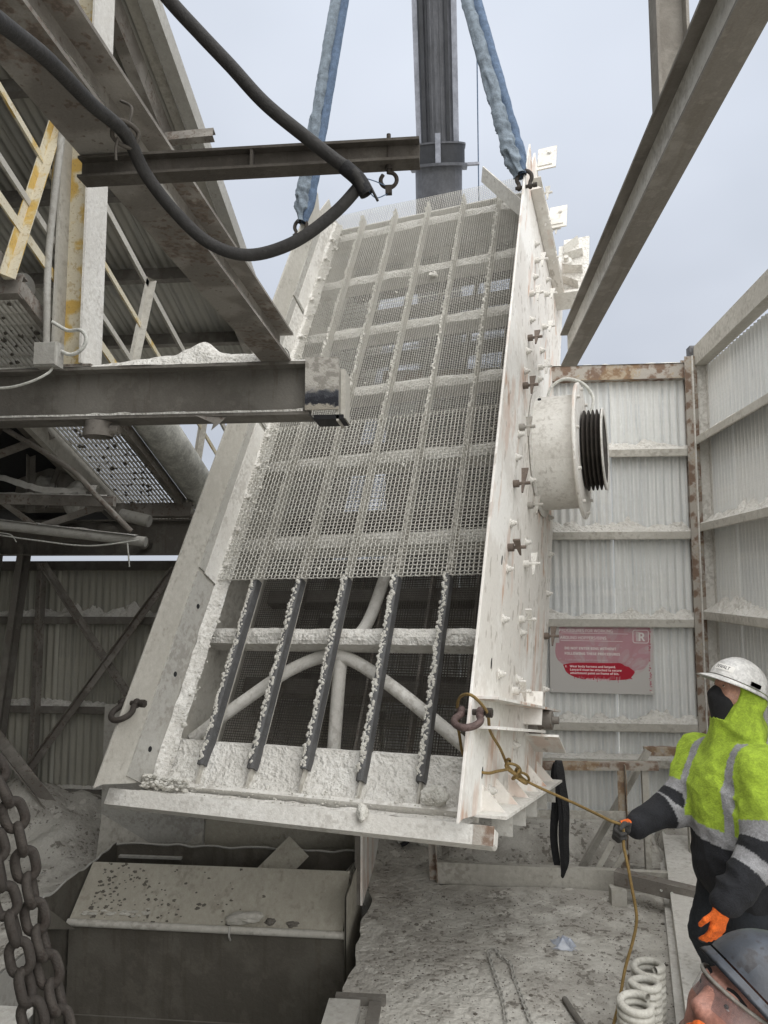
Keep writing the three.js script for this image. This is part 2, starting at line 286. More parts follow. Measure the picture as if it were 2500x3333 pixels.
function wall(name, label, pos, turn, len, height, girts, mats, opts = {}) {
  const g = thing(name, label, 'wall', pos); g.rotation.y = turn;
  const W = opts.sheet || 0.66; let x = 0, k = 0;
  while (x < len - 0.02) { const w = Math.min(W, len - x); part('corrugated_sheet', smooth(corrSheet(w, opts.h0 ? opts.h0(x) : height, k + len * 7, 0.0677)), mats.sheet, g).position.set(x, opts.y0 || 0, (k % 2) * 0.004); x += w; k++; }
  girts.forEach(([y, dust, depth = 0.085], i) => {
    const o = part('girt', orient(prism([[0, 0], [0.012, 0], [0.012, -0.058], [0.02 - 0.012, -0.066], [-0.002, -0.06], [-0.002, -0.004], [-depth + 0.008, -0.004], [-depth + 0.008, 0]].map(([a, b]) => [-(a + depth), b]), len, 0), V(0, y, 0), V(len, y, 0)), mats.girt, g);
    if (dust) part('dust_ridge', dustRidge(0.01, len - 0.01, y + 0.001, depth + 0.004, dust, i * 3 + len), M.crust, o);
  });
  return g;
}
{
  const w = wall('corrugated_wall', 'tall pale corrugated wall carrying the red safety sign', [-0.62, 0, -6.6], 0, 2.66, 3.98, [[0.70, 0.05, 0.1], [0.99, 0.13], [1.85, 0.15], [2.59, 0.15], [3.30, 0.13]], { sheet: M.galv, girt: M.steelPale });
  part('top_channel', beam(V(-0.02, 3.985, 0.045), V(2.66, 3.985, 0.045), PC_(0.13, 0.09, 0.008).map(([x, y]) => [x - 0.045, y]), V(0, 1, 0), 0.002), M.rust, w, 'rusty channel along the top of the wall');
  part('dust_cap', heap(120, 4, (a, b) => V(2.64 * a, 4.052 + 0.012 * Math.sin(Math.PI * b) * (1 + noise3(a * 60, b, 1, 3)), 0.1 * b)), M.crust, w);
  part('end_post', beam(V(2.645, 0, 0.06), V(2.645, 4.1, 0.06), PI_(0.12, 0.1, 0.007, 0.009), V(0, 0, 1), 0.001), M.rust, w, 'rust speckled post at the wall corner');
  const r = wall('corrugated_wall', 'pale corrugated side wall behind the worker in lime hoodie', [2.17, 0, -6.6], -Math.PI / 2, 3.6, 4.02, [[0.95, 0.12], [1.92, 0.2, 0.12], [2.65, 0.15, 0.12], [3.39, 0.1, 0.12]], { sheet: M.galv, girt: M.steelPale });
  part('top_channel', beam(V(0, 4.1, 0.06), V(3.6, 4.16, 0.06), PC_(0.17, 0.1, 0.008).map(([x, y]) => [x - 0.05, y]), V(0, 1, 0), 0.002), M.steelPale, r);
  part('post', beam(V(0.1, 0, 0.075), V(0.1, 4.1, 0.075), PI_(0.13, 0.09, 0.007, 0.009), V(0, 0, 1), 0.001), M.dust, r);
  part('clip_angle', box(0.0, 0.1, 4.0, 4.2, 0.03, 0.14), M.blueSteel, r, 'grey blue steel clip at the wall corner');
  const l = wall('corrugated_wall', 'low dim corrugated wall with crossed braces at left', [-4.3, 0, -6.62], 0, 3.68, 2.3, [[0.33, 0.04, 0.07], [1.05, 0.09, 0.07], [1.85, 0.12, 0.07]], { sheet: M.galvShaded, girt: M.steelDark });
  part('top_angle', beam(V(0, 2.27, 0.02), V(3.68, 2.27, 0.02), PL_(-0.08, 0.09, 0.008), V(0, 1, 0)), M.steelDark, l);
  for (const x of [0.56, 2.3]) part('post', beam(V(x, 0, 0.09), V(x, 2.34, 0.09), PL_(0.09, 0.09, 0.01), V(0, 0, 1)), M.steel, l);
  part('brace', beam(V(0.55, 2.32, 0.16), V(1.6, 0.88, 0.16), PL_(0.055, 0.055, 0.007), V(0, 0, 1)), M.steel, l);
  part('brace', beam(V(1.8, 2.3, 0.2), V(0.15, 0.03, 0.2), PL_(0.06, 0.06, 0.007), V(0, 0, 1)), M.steel, l);
  part('raking_post', beam(V(0.38, 2.5, 0.2), V(0.2, 0.05, 0.3), PC_(0.13, 0.06, 0.009), V(0, 0, 1), 0.001), M.steelDark, l);
  part('raking_post', beam(V(0.16, 2.55, 0.25), V(0.05, 0.0, 0.34), PB_(0.1, 0.1), V(0, 0, 1), 0.003), M.steelDark, l);
}
wall('corrugated_wall', 'dim corrugated wall running on past the far left edge of view', [-6.98, 0, -6.66], 0, 2.67, 4.4, [[1.05, 0.06, 0.07], [2.2, 0.06, 0.07], [3.3, 0.06, 0.07]], { sheet: M.galvShaded, girt: M.steelDark });
// leaning length of angle iron
solo('angle_iron', beam(V(-3.98, 0.88, -6.12), V(-3.28, 0.0, -6.25), PL_(0.1, 0.075, 0.01), V(0.3, 0.4, 1), 0.001), M.steel, 'loose length of angle iron leaning at left wall', 'angle iron');

// ---------------------------------------------------------------- unseen building added behind the camera, sized to shade the left and near faces
{
  const b = thing('shade_building', 'unseen building with overhanging roof added behind the viewer to shade the left', 'building', [0, 0, 1.9]);
  part('wall', box(-7, -0.25, 0, 10, 0, 0.25), M.galv, b); part('roof', box(-7, -0.25, 5.0, 5.15, -2.4, -0.003), M.steelDark, b);
  part('side_wall', box(-7.25, -7, 0, 7, -11, 0.25), M.galvShaded, b);
}

// ---------------------------------------------------------------- inclined conveyor gallery: local x across, y square to the slope, -z downhill
const G_N = V(0, 0.9415, -0.337), G_S = V(0, -0.337, -0.9415);
function slope(o) { o.quaternion.setFromRotationMatrix(new THREE.Matrix4().makeBasis(V(1, 0, 0), G_N, G_S.clone().negate())); o.position.copy(EYE); return o; }
{
  const roof = slope(thing('gallery_roof', 'sloping corrugated roof over the inclined walkway, upper left', 'roof'));
  for (let k = 0; k < 6; k++) {
    const g = smooth(corrSheet(0.72, 9.2, k + 300, 0.085, 0.014)); g.rotateX(-Math.PI / 2);
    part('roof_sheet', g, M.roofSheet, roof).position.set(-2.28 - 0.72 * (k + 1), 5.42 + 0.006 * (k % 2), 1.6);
  }
  for (let k = 0; k < 9; k++) part('purlin', beam(V(-6.6, 5.33, 0.6 - 1.03 * k), V(-2.3, 5.33, 0.6 - 1.03 * k), PC_(0.15, 0.06, 0.007), V(0, 1, 0)), M.steelDark, roof);
  part('edge_channel', beam(V(-2.3, 5.3, 1.6), V(-2.3, 5.3, -7.4), PC_(0.2, 0.09, 0.01), V(0, 1, 0), 0.001), M.steel, roof);
  part('edge_angle', beam(V(-2.2, 5.44, 1.6), V(-2.2, 5.44, -7.4), PL_(0.13, 0.1, 0.01), V(0, 1, 0), 0.001), M.steelPale, roof);
  part('gutter_board', box(-2.16, -2.06, 5.36, 5.52, -7.4, 1.6), M.dustGrey, roof);
  part('stub_beam', beam(V(-2.25, 5.1, -3.86), V(-1.86, 5.12, -3.86), PC_(0.09, 0.06, 0.008), V(0, 1, 0)), M.steel, roof);
  part('bracket', [box(-2.12, -1.98, 4.95, 5.06, -4.12, -4.0), box(-2.0, -1.88, 5.0, 5.04, -4.12, -4.0)], M.steelPale, roof);
}
{
  const walk = slope(thing('walkway', 'inclined bar grating walkway seen from below, littered with stones', 'walkway'));
  const x0 = -2.98, x1 = -2.41, s0 = -0.6, s1 = 6.6;
  const bar = metricUV(box(-0.003, 0.003, -0.011, 0.011, -1.8, 1.8), SCALE.get(M.steelPale));
  for (let k = 0; k < 17; k++) for (const [c] of [[0], [1]]) { const m = new THREE.Mesh(bar, M.steelPale); m.name = 'grating_bar'; m.position.set(x0 + 0.015 + (x1 - x0 - 0.03) * k / 16, 2.84, -(s0 + 1.8 + 3.6 * c)); m.castShadow = m.receiveShadow = true; walk.add(m); }
  const rod = metricUV(box(x0, x1, 0.004, 0.0105, -0.003, 0.003), 1.3);
  for (let s = s0 + 0.05; s < s1; s += 0.1) { const m = new THREE.Mesh(rod, M.steelPale); m.name = 'cross_rod'; m.position.set(0, 2.84, -s); m.castShadow = m.receiveShadow = true; walk.add(m); }
  part('stringer', beam(V(x0 - 0.02, 2.78, -s0), V(x0 - 0.02, 2.78, -s1), PC_(0.16, 0.05, 0.008).map(([a, b]) => [a, b]), V(0, 1, 0)), M.steelPale, walk);
  part('stringer', beam(V(x1 + 0.02, 2.78, -s0), V(x1 + 0.02, 2.78, -s1), PL_(0.04, 0.09, 0.007), V(0, 1, 0)), M.steel, walk);
  for (const s of [2.9, 5.72]) part('cross_channel', beam(V(x0 - 0.02, 2.74, -s), V(x1 + 0.1, 2.74, -s), PC_(0.13, 0.05, 0.008), V(0, 1, 0)), M.steel, walk);
  const r = rng(19), gs = [];
  for (let i = 0; i < 260; i++) { const s = 1.6 + 4.9 * r(), x = x0 + 0.04 + (x1 - x0 - 0.08) * r(), R = 0.006 + 0.01 * r() * r() + 0.005 * r(); gs.push(lump(V(x, 2.838 - 0.012 * r(), -s), R, i, 1, [1, 0.9, 1], 0.5)); }
  stuffPart('rubble', gs, M.stoneDark, walk);
  const rail = slope(thing('handrail', 'dusty yellow handrail along the inclined walkway', 'handrail'));
  const X = -2.36;
  [1.39, 2.85, 4.31, 5.78, 7.24].forEach((s, i) => part('post', beam(V(X, 2.72, -s), V(X, 4.04, -s), PL_(-0.055, 0.055, 0.006), V(0, 0, 1), 0.001), i < 2 ? M.yellow : M.steelPale, rail));
  part('top_rail', beam(V(X, 4.03, 0.5), V(X, 4.03, -7.6), PL_(0.055, -0.055, 0.006), V(0, 1, 0), 0.001), M.steelPale, rail);
  part('mid_rail', beam(V(X, 3.61, 0.5), V(X, 3.61, -7.6), PB_(0.014, 0.042), V(0, 1, 0)), M.yellow, rail);
  part('mid_rail', beam(V(X, 3.27, 0.5), V(X, 3.27, -7.6), PB_(0.014, 0.042), V(0, 1, 0)), M.steelPale, rail);
  part('toe_board', beam(V(X, 3.08, 0.5), V(X, 3.08, -7.6), PB_(0.01, 0.06), V(0, 1, 0)), M.yellow, rail, 'yellow toe board');
  const conv = slope(thing('conveyor', 'dark inclined belt conveyor beside the grating walkway', 'conveyor'));
  part('belt', heap(12, 1, (a, b) => V(-4.35 + 1.2 * a, 2.72 + 0.13 * Math.pow(2 * a - 1, 2), 1 - 7.6 * b)), M.black, conv);
  for (const x of [-4.4, -3.12]) part('stringer', beam(V(x, 2.86, 1), V(x, 2.86, -6.6), PC_(0.18, 0.06, 0.008), V(0, 1, 0)), M.steelDark, conv);
  for (let k = 0; k < 5; k++) part('idler', cyl(V(-4.3, 2.66, -0.6 - 1.2 * k), V(-3.18, 2.66, -0.6 - 1.2 * k), 0.055, 14), M.iron, conv);
  const pipe = slope(solo('duct', cyl(V(-2.285, 2.98, -4.15), V(-2.285, 2.98, -8.0), 0.15, 30), M.pale, 'fat pale duct running down beside the grating walkway', 'duct'));
}
// lamp-like roller left of the big yellow post
{
  const t = thing('roller_bracket', 'grey roller on a bracket beside the yellow handrail post', 'roller', [0, 0, 0]);
  part('roller', cyl(V(-2.8, 3.98, -4.25), V(-2.62, 3.98, -4.2), 0.075, 20), M.dustGrey, t); part('shaft', cyl(V(-2.95, 3.98, -4.3), V(-2.8, 3.98, -4.25), 0.03, 12), M.iron, t);
}

// ---------------------------------------------------------------- overhead steel
{
  const b = thing('overhead_beam', 'big rust freckled beam running overhead from the upper left corner', 'beam', [-1.01, 3.411, 0]);
  part('beam', beam(V(0, 0.092, 1.8), V(0, 0.092, -4.13), PI_(0.184, 0.17, 0.012, 0.013), V(0, 1, 0), 0.002), M.steel, b);
  stuffPart('dust_line', heap(240, 3, (a, c) => { const k = fbm3(a * 60, c, 1, 3, 71); return V(0.006 + 0.077 * c, 0.013 + Math.max(0, (0.011 + 0.014 * k) * (1 - Math.abs(c - 0.6))), -0.2 - 3.9 * a); }), M.crust, b);
  const h = thing('cross_beam', 'heavy dusty beam spanning the left with a pale end plate', 'beam', [0, 3.41, -4.06]);
  part('beam', beam(V(-4.4, -0.155, -0.1), V(-0.82, -0.155, -0.1), PI_(0.31, 0.2, 0.012, 0.018), V(0, 1, 0), 0.003), M.steelDark, h);
  part('lower_flange_dust', heap(170, 5, (a, c) => V(-4.35 + 3.5 * a, -0.2925 + (0.016 + 0.014 * Math.max(0, fbm3(a * 40, 1, 2, 3, 73))) * (c < 0.7 ? Math.sqrt(c / 0.7) : 1 - (c - 0.7) / 0.3), -0.08 + 0.083 * Math.min(1, c / 0.8) + 0.002 * noise3(a * 90, c, 3, 7))), M.crust, h);
  part('dust_heap', heap(170, 8, (a, c) => {
    const x = -4.3 + 3.5 * a, m = 0.1 * Math.exp(-Math.pow((x + 1.46) / 0.13, 2)) + 0.05 * Math.exp(-Math.pow((x + 1.75) / 0.25, 2)) + 0.05 * Math.exp(-Math.pow((x + 1.2) / 0.15, 2));
    const k = 0.02 + 0.025 * Math.max(0, fbm3(x * 4, c * 2, 1, 3, 75)) + m * (1 + 0.4 * fbm3(x * 9, c * 4, 2, 3, 77));
    return V(x, 0.001 + k * Math.pow(Math.sin(Math.PI * c), 0.7), -0.2 + 0.2 * c + 0.01 * noise3(x * 9, c * 3, 1, 2) * (c > 0.9 ? 1 : 0));
  }), M.crust, h, 'heap of caked dust on the beam');
  const e = part('end_plate', box(-0.835, -0.645, -0.29, 0.012, 0.006, 0.02), M.scrape, h, 'steel end plate scorched black along its lower edge');
  { const u = e.geometry, p = u.attributes.position, uv = u.attributes.uv; for (let i = 0; i < p.count; i++) uv.setXY(i, (p.getX(i) + 0.835) / 0.19 * 0.5, (p.getY(i) + 0.29) / 0.302); }
  part('end_cap', box(-0.66, -0.645, -0.35, -0.04, -0.22, 0.0), M.steelPale, h); part('end_cap', box(-0.64, -0.612, -0.33, -0.05, -0.2, -0.02), M.steelPale, h);
  part('shoe', box(-0.79, -0.62, -0.34, -0.315, -0.2, 0.0), M.black, h, 'blackened shoe under the beam end');
  part('pipe_socket', [cyl(V(-2.08, -0.4, -0.06), V(-2.08, -0.315, -0.06), 0.075, 20, 0.075, true), cyl(V(-2.08, -0.405, -0.06), V(-2.08, -0.36, -0.06), 0.086, 20, 0.086, true), cyl(V(-2.0, -0.365, -0.06), V(-1.95, -0.365, -0.06), 0.03, 12)], M.steel, h);
  part('torn_flap', raw([-1.48, -0.3, 0.0, -1.28, -0.3, -0.02, -1.36, -0.355, 0.02, -1.36, -0.355, 0.02, -1.28, -0.3, -0.02, -1.37, -0.4, 0.03]), M.steel, h);
  // column standing on the beam
  const c = thing('column', 'yellow and white dusted steel column standing on the cross beam', 'column', [-2.24, 3.41, -4.16]);
  part('web', box(-0.09, 0.068, 0.02, 3.6, -0.006, 0.006), M.yellow, c, 'yellow painted web');
  part('flange', box(0.068, 0.082, 0.02, 3.6, -0.125, 0.125), M.dust, c, 'white dust coated flange'); part('flange', box(-0.104, -0.09, 0.02, 3.6, -0.125, 0.125), M.steelPale, c);
  part('base_plate', box(-0.15, 0.13, 0.004, 0.02, -0.1, 0.1), M.steel, c);
}
{
  const b = thing('overhead_beam', 'plain grey beam crossing the sky at upper right', 'beam', [0.8715, 3.80, 0]);
  for (const y of [0, 0.243]) part('flange', box(-0.0585, 0.0585, y, y + 0.014, -5.66, 1.6), M.beamGrey, b);
  part('web', box(-0.006, 0.006, 0.0142, 0.2428, -5.658, 1.6), M.dust, b, 'web in a paler colour standing for sky light on it');  // paler material paints sky light onto the web
  const p = thing('hanger_post', 'grey channel post rising from the upper right beam', 'post', [0.9, 4.062, -2.98]);
  part('post', beam(V(0, 0, 0), V(0, 3.0, 0), PI_(0.13, 0.11, 0.01, 0.012), V(1, 0, 0), 0.001), M.beamGrey, p); part('base_plate', box(-0.07, 0.07, -0.001, 0.012, -0.07, 0.07), M.steelPale, p);
}
{
  const j = thing('jib_beam', 'small dark cantilever beam with an eye bolt hanging below its end', 'beam', [0, 3.408, -2.02]);
  part('beam', beam(V(-1.1, -0.034, 0), V(-0.092, -0.034, 0), PI_(0.066, 0.06, 0.006, 0.008), V(0, 1, 0), 0.001), M.jib, j);
  part('stiffener', box(-0.58, -0.572, -0.058, -0.01, 0.004, 0.028), M.jib, j);
  stuffPart('dust_cap', heap(100, 4, (a, b) => V(-0.92 + 0.82 * a, -0.001 + Math.max(0.001, 0.003 + 0.008 * fbm3(a * 30, b, 1, 3, 81)) * Math.sin(Math.PI * b), -0.029 + 0.058 * b)), M.dustGrey, j);
  part('eye_bolt', [cyl(V(-0.181, -0.09, 0), V(-0.181, 0.028, 0), 0.0062, 12), tube(Array.from({ length: 11 }, (_, i) => { const a = Math.PI / 2 - i / 10 * 5.5; return V(-0.181 + 0.023 * Math.cos(a), -0.11 + 0.023 * Math.sin(a), 0); }), 0.006, 40, 8), cyl(V(-0.181, 0.0, 0), V(-0.181, 0.01, 0), 0.012, 6), cyl(V(-0.181, -0.078, 0), V(-0.181, -0.068, 0), 0.011, 6), box(-0.19, -0.172, -0.152, -0.128, -0.008, 0.008)], M.iron, j);
  // hose draped over the jib end
  const h = thing('hose', 'thick black hose draped over the jib end and looping to the left beam', 'hose', [0, 0, 0]);
  const pts = [[-0.245, 3.272, -1.97], [-0.327, 3.183, -1.97], [-0.451, 3.092, -1.96], [-0.575, 3.061, -1.95], [-0.671, 3.087, -1.92], [-0.754, 3.158, -1.86], [-0.808, 3.231, -1.8], [-0.824, 3.284, -1.72], [-0.843, 3.273, -1.58], [-0.84, 3.24, -1.38], [-0.823, 3.176, -1.2], [-0.78, 3.096, -1.02], [-0.7, 3.05, -0.7]].map((q) => V(...q));
  part('lower_run', tube(pts, 0.0172, 120, 14), M.hose, h);
  const p2 = [[-0.236, 3.225, -1.96], [-0.265, 3.274, -1.95], [-0.324, 3.32, -1.94], [-0.398, 3.375, -1.92], [-0.51, 3.459, -1.88], [-0.594, 3.543, -1.84], [-0.667, 3.611, -1.8], [-0.738, 3.68, -1.76], [-0.798, 3.745, -1.7], [-0.9, 3.86, -1.6]].map((q) => V(...q));
  part('upper_run', tube(p2, 0.0185, 100, 14), M.hose, h);
  part('tape_wrap', tube([V(-0.236, 3.228, -1.962), V(-0.26, 3.268, -1.955), V(-0.3, 3.303, -1.945)], 0.0215, 24, 14), M.black, h);
  part('wire_tie', [tube([V(-0.245, 3.275, -1.96), V(-0.21, 3.282, -2.0), V(-0.185, 3.278, -2.02)], 0.0016, 16, 5), tube([V(-0.235, 3.24, -1.96), V(-0.215, 3.236, -2.0), V(-0.182, 3.258, -2.02)], 0.0016, 16, 5)], M.slingBlue, h);
  part('loose_end', tube([V(-0.238, 3.265, -1.95), V(-0.222, 3.235, -1.95), V(-0.205, 3.2, -1.95)], 0.004, 10, 6), M.hose, h);
  part('rag_tie', [tube([V(-0.85, 3.27, -1.7), V(-0.83, 3.305, -1.69), V(-0.8, 3.3, -1.74), V(-0.82, 3.262, -1.74)], 0.006, 20, 6, true), tube([V(-0.82, 3.3, -1.72), V(-0.815, 3.36, -1.73), V(-0.87, 3.42, -1.78)], 0.004, 10, 6), tube([V(-0.835, 3.265, -1.7), V(-0.84, 3.235, -1.7), V(-0.838, 3.205, -1.7)], 0.0035, 10, 6)], M.jib, h);
}
// junction box, conduits and cables on the cross beam
{
  const b = thing('junction_box', 'small pale electrical box with looping conduit on the cross beam', 'junction box', [-2.31, 3.45, -4.0]);
  part('box', prism([[-0.07, -0.07], [0.07, -0.07], [0.07, 0.07], [-0.07, 0.07]], 0.08, 0.006), M.dustGrey, b); part('lid', box(-0.062, 0.062, -0.062, 0.062, 0.08, 0.09), M.dustGrey, b);
  part('conduit', tube([V(-0.03, 0.06, 0.02), V(-0.035, 0.6, 0.03), V(0.03, 1.4, 0.05), V(0.06, 2.2, 0.02)], 0.02, 40, 10), M.dustGrey, b);
  part('conduit', tube([V(-0.06, 0.5, 0.0), V(-0.03, 1.1, 0.02), V(-0.02, 1.7, 0.0)], 0.011, 24, 8), M.yellow, b);
  part('cable', tube([V(0.06, 0.03, 0.03), V(0.14, 0.0, 0.05), V(0.21, 0.03, 0.06), V(0.23, 0.09, 0.06), V(0.19, 0.14, 0.05), V(0.1, 0.15, 0.03), V(0.01, 0.2, 0.04)], 0.011, 50, 8), M.pale, b);
  part('cable', tube([V(0.02, -0.06, 0.03), V(0.02, -0.1, 0.06), V(-0.05, -0.15, 0.08), V(-0.2, -0.19, 0.08), V(-0.42, -0.18, 0.06)], 0.0075, 40, 8), M.pale, b);
}
// bracing and pipes in the gloom under the gallery
{
  const t = thing('truss', 'dusty steel truss of thin struts in the dark below the walkway', 'truss', [0, 0, -5.2]);
  const S = (a, b, w, m = M.steel) => part('strut', beam(V(...a), V(...b), PL_(w, w, 0.007), V(0, 1, 0.4)), m, t);
  S([-3.5, 3.04, 0], [-2.98, 3.22, 0], 0.06); S([-3.0, 2.55, 0.02], [-2.5, 2.71, 0], 0.05); S([-3.4, 2.78, 0.05], [-3.05, 2.54, 0.05], 0.05); S([-3.34, 3.4, -0.3], [-3.32, 2.7, -0.3], 0.05, M.steelDark); S([-3.1, 3.3, -0.5], [-3.3, 2.75, -0.5], 0.04, M.steelDark);
  part('chord', beam(V(-3.7, 2.78, 0.06), V(-2.45, 2.74, 0.06), PB_(0.05, 0.075), V(0, 1, 0), 0.002), M.steel, t);
  part('slack_strip', heap(60, 4, (a, b) => V(-3.6 + 1.05 * a, 2.93 - 0.11 * a + 0.03 * Math.sin(a * 7) + 0.03 * Math.sin(Math.PI * b) + 0.006 * noise3(a * 30, b, 1, 3) - 0.03 * b, 0.1 + 0.06 * b)), M.dustGrey, t);
  part('chord_dust', heap(80, 4, (a, b) => V(-3.7 + 1.2 * a, 2.817 - 0.038 * a + (0.012 + 0.02 * Math.max(0, fbm3(a * 9, b, 3, 3, 3))) * Math.sin(Math.PI * b), 0.03 + 0.06 * b)), M.crust, t);
  part('conduit', tube([V(-3.6, 3.5, 0.25), V(-3.2, 3.25, 0.22), V(-2.7, 2.94, 0.18), V(-2.55, 2.78, 0.15), V(-2.3, 2.52, 0.1)], 0.02, 40, 9), M.steel, t);
  part('upper_chord', beam(V(-4.2, 3.36, 0.1), V(-2.9, 3.36, 0.1), PC_(0.12, 0.06, 0.008), V(0, 1, 0)), M.steel, t);
  const p = thing('pipe', 'long pale pipe capped with dust under the gallery', 'pipe', [0, 0, -5.15]);
  part('pipe', cyl(V(-3.8, 2.635, 0), V(-2.22, 2.45, -0.02), 0.036, 16), M.dustGrey, p);
  part('dust_cap', heap(90, 4, (a, b) => V(-3.78 + 1.5 * a, 2.657 - 0.176 * a + 0.012 + (0.006 + 0.02 * Math.max(0, fbm3(a * 14, b, 3, 3, 13))) * Math.sin(Math.PI * b), -0.028 + 0.056 * b)), M.crust, p);
  part('tie_wire', [tube([V(-3.3, 2.52, 0.04), V(-3.2, 2.5, 0.05), V(-3.16, 2.45, 0.05)], 0.004, 10, 5), tube([V(-2.33, 2.44, 0.04), V(-2.32, 2.36, 0.04), V(-2.31, 2.27, 0.04)], 0.006, 10, 5)], M.pale, p);
  part('cable', tube([V(-3.8, 2.58, 0.04), V(-3.0, 2.46, 0.05), V(-2.6, 2.42, 0.05), V(-2.25, 2.46, 0.03)], 0.006, 30, 6), M.pale, p);
  const h = thing('header_beam', 'dark crusted header beam above the slot over the low wall', 'beam', [0, 0, -6.4]);
  part('beam', beam(V(-4.2, 2.56, 0), V(-1.0, 2.56, 0), PI_(0.315, 0.14, 0.01, 0.014), V(0, 1, 0)), M.steelDark, h);
  part('valve', [cyl(V(-2.7, 2.5, 0.08), V(-2.7, 2.5, 0.16), 0.05, 14), cyl(V(-2.7, 2.5, 0.161), V(-2.7, 2.5, 0.164), 0.028, 12)], M.steelDark, h);
  for (const [x, y, s, n] of [[-3.45, 2.58, 0.1, 3], [-3.1, 2.6, 0.09, 5]]) part('crust', lump(V(x, y, 0.05), s, n, 3, [1.4, 0.9, 0.4], 0.3), M.steelDark, h);
  const k = thing('chute', 'dust caked chute behind the truss at left', 'chute', [0, 0, -6.0]);
  part('shell', prism([[-3.6, 2.75], [-2.95, 2.75], [-3.05, 3.0], [-3.3, 3.1], [-3.55, 3.0]], 0.3, 0.01), M.steelDark, k);
  for (const [x, y, n] of [[-3.3, 2.9, 9], [-3.05, 2.83, 12]]) part('caked_dust', lump(V(x, y, 0.3), 0.12, n, 3, [0.8, 1.1, 0.5], 0.25), M.dustGrey, k);
  part('spout', cyl(V(-2.75, 2.72, 0.1), V(-2.5, 2.66, 0.12), 0.05, 12), M.dustGrey, k);
}

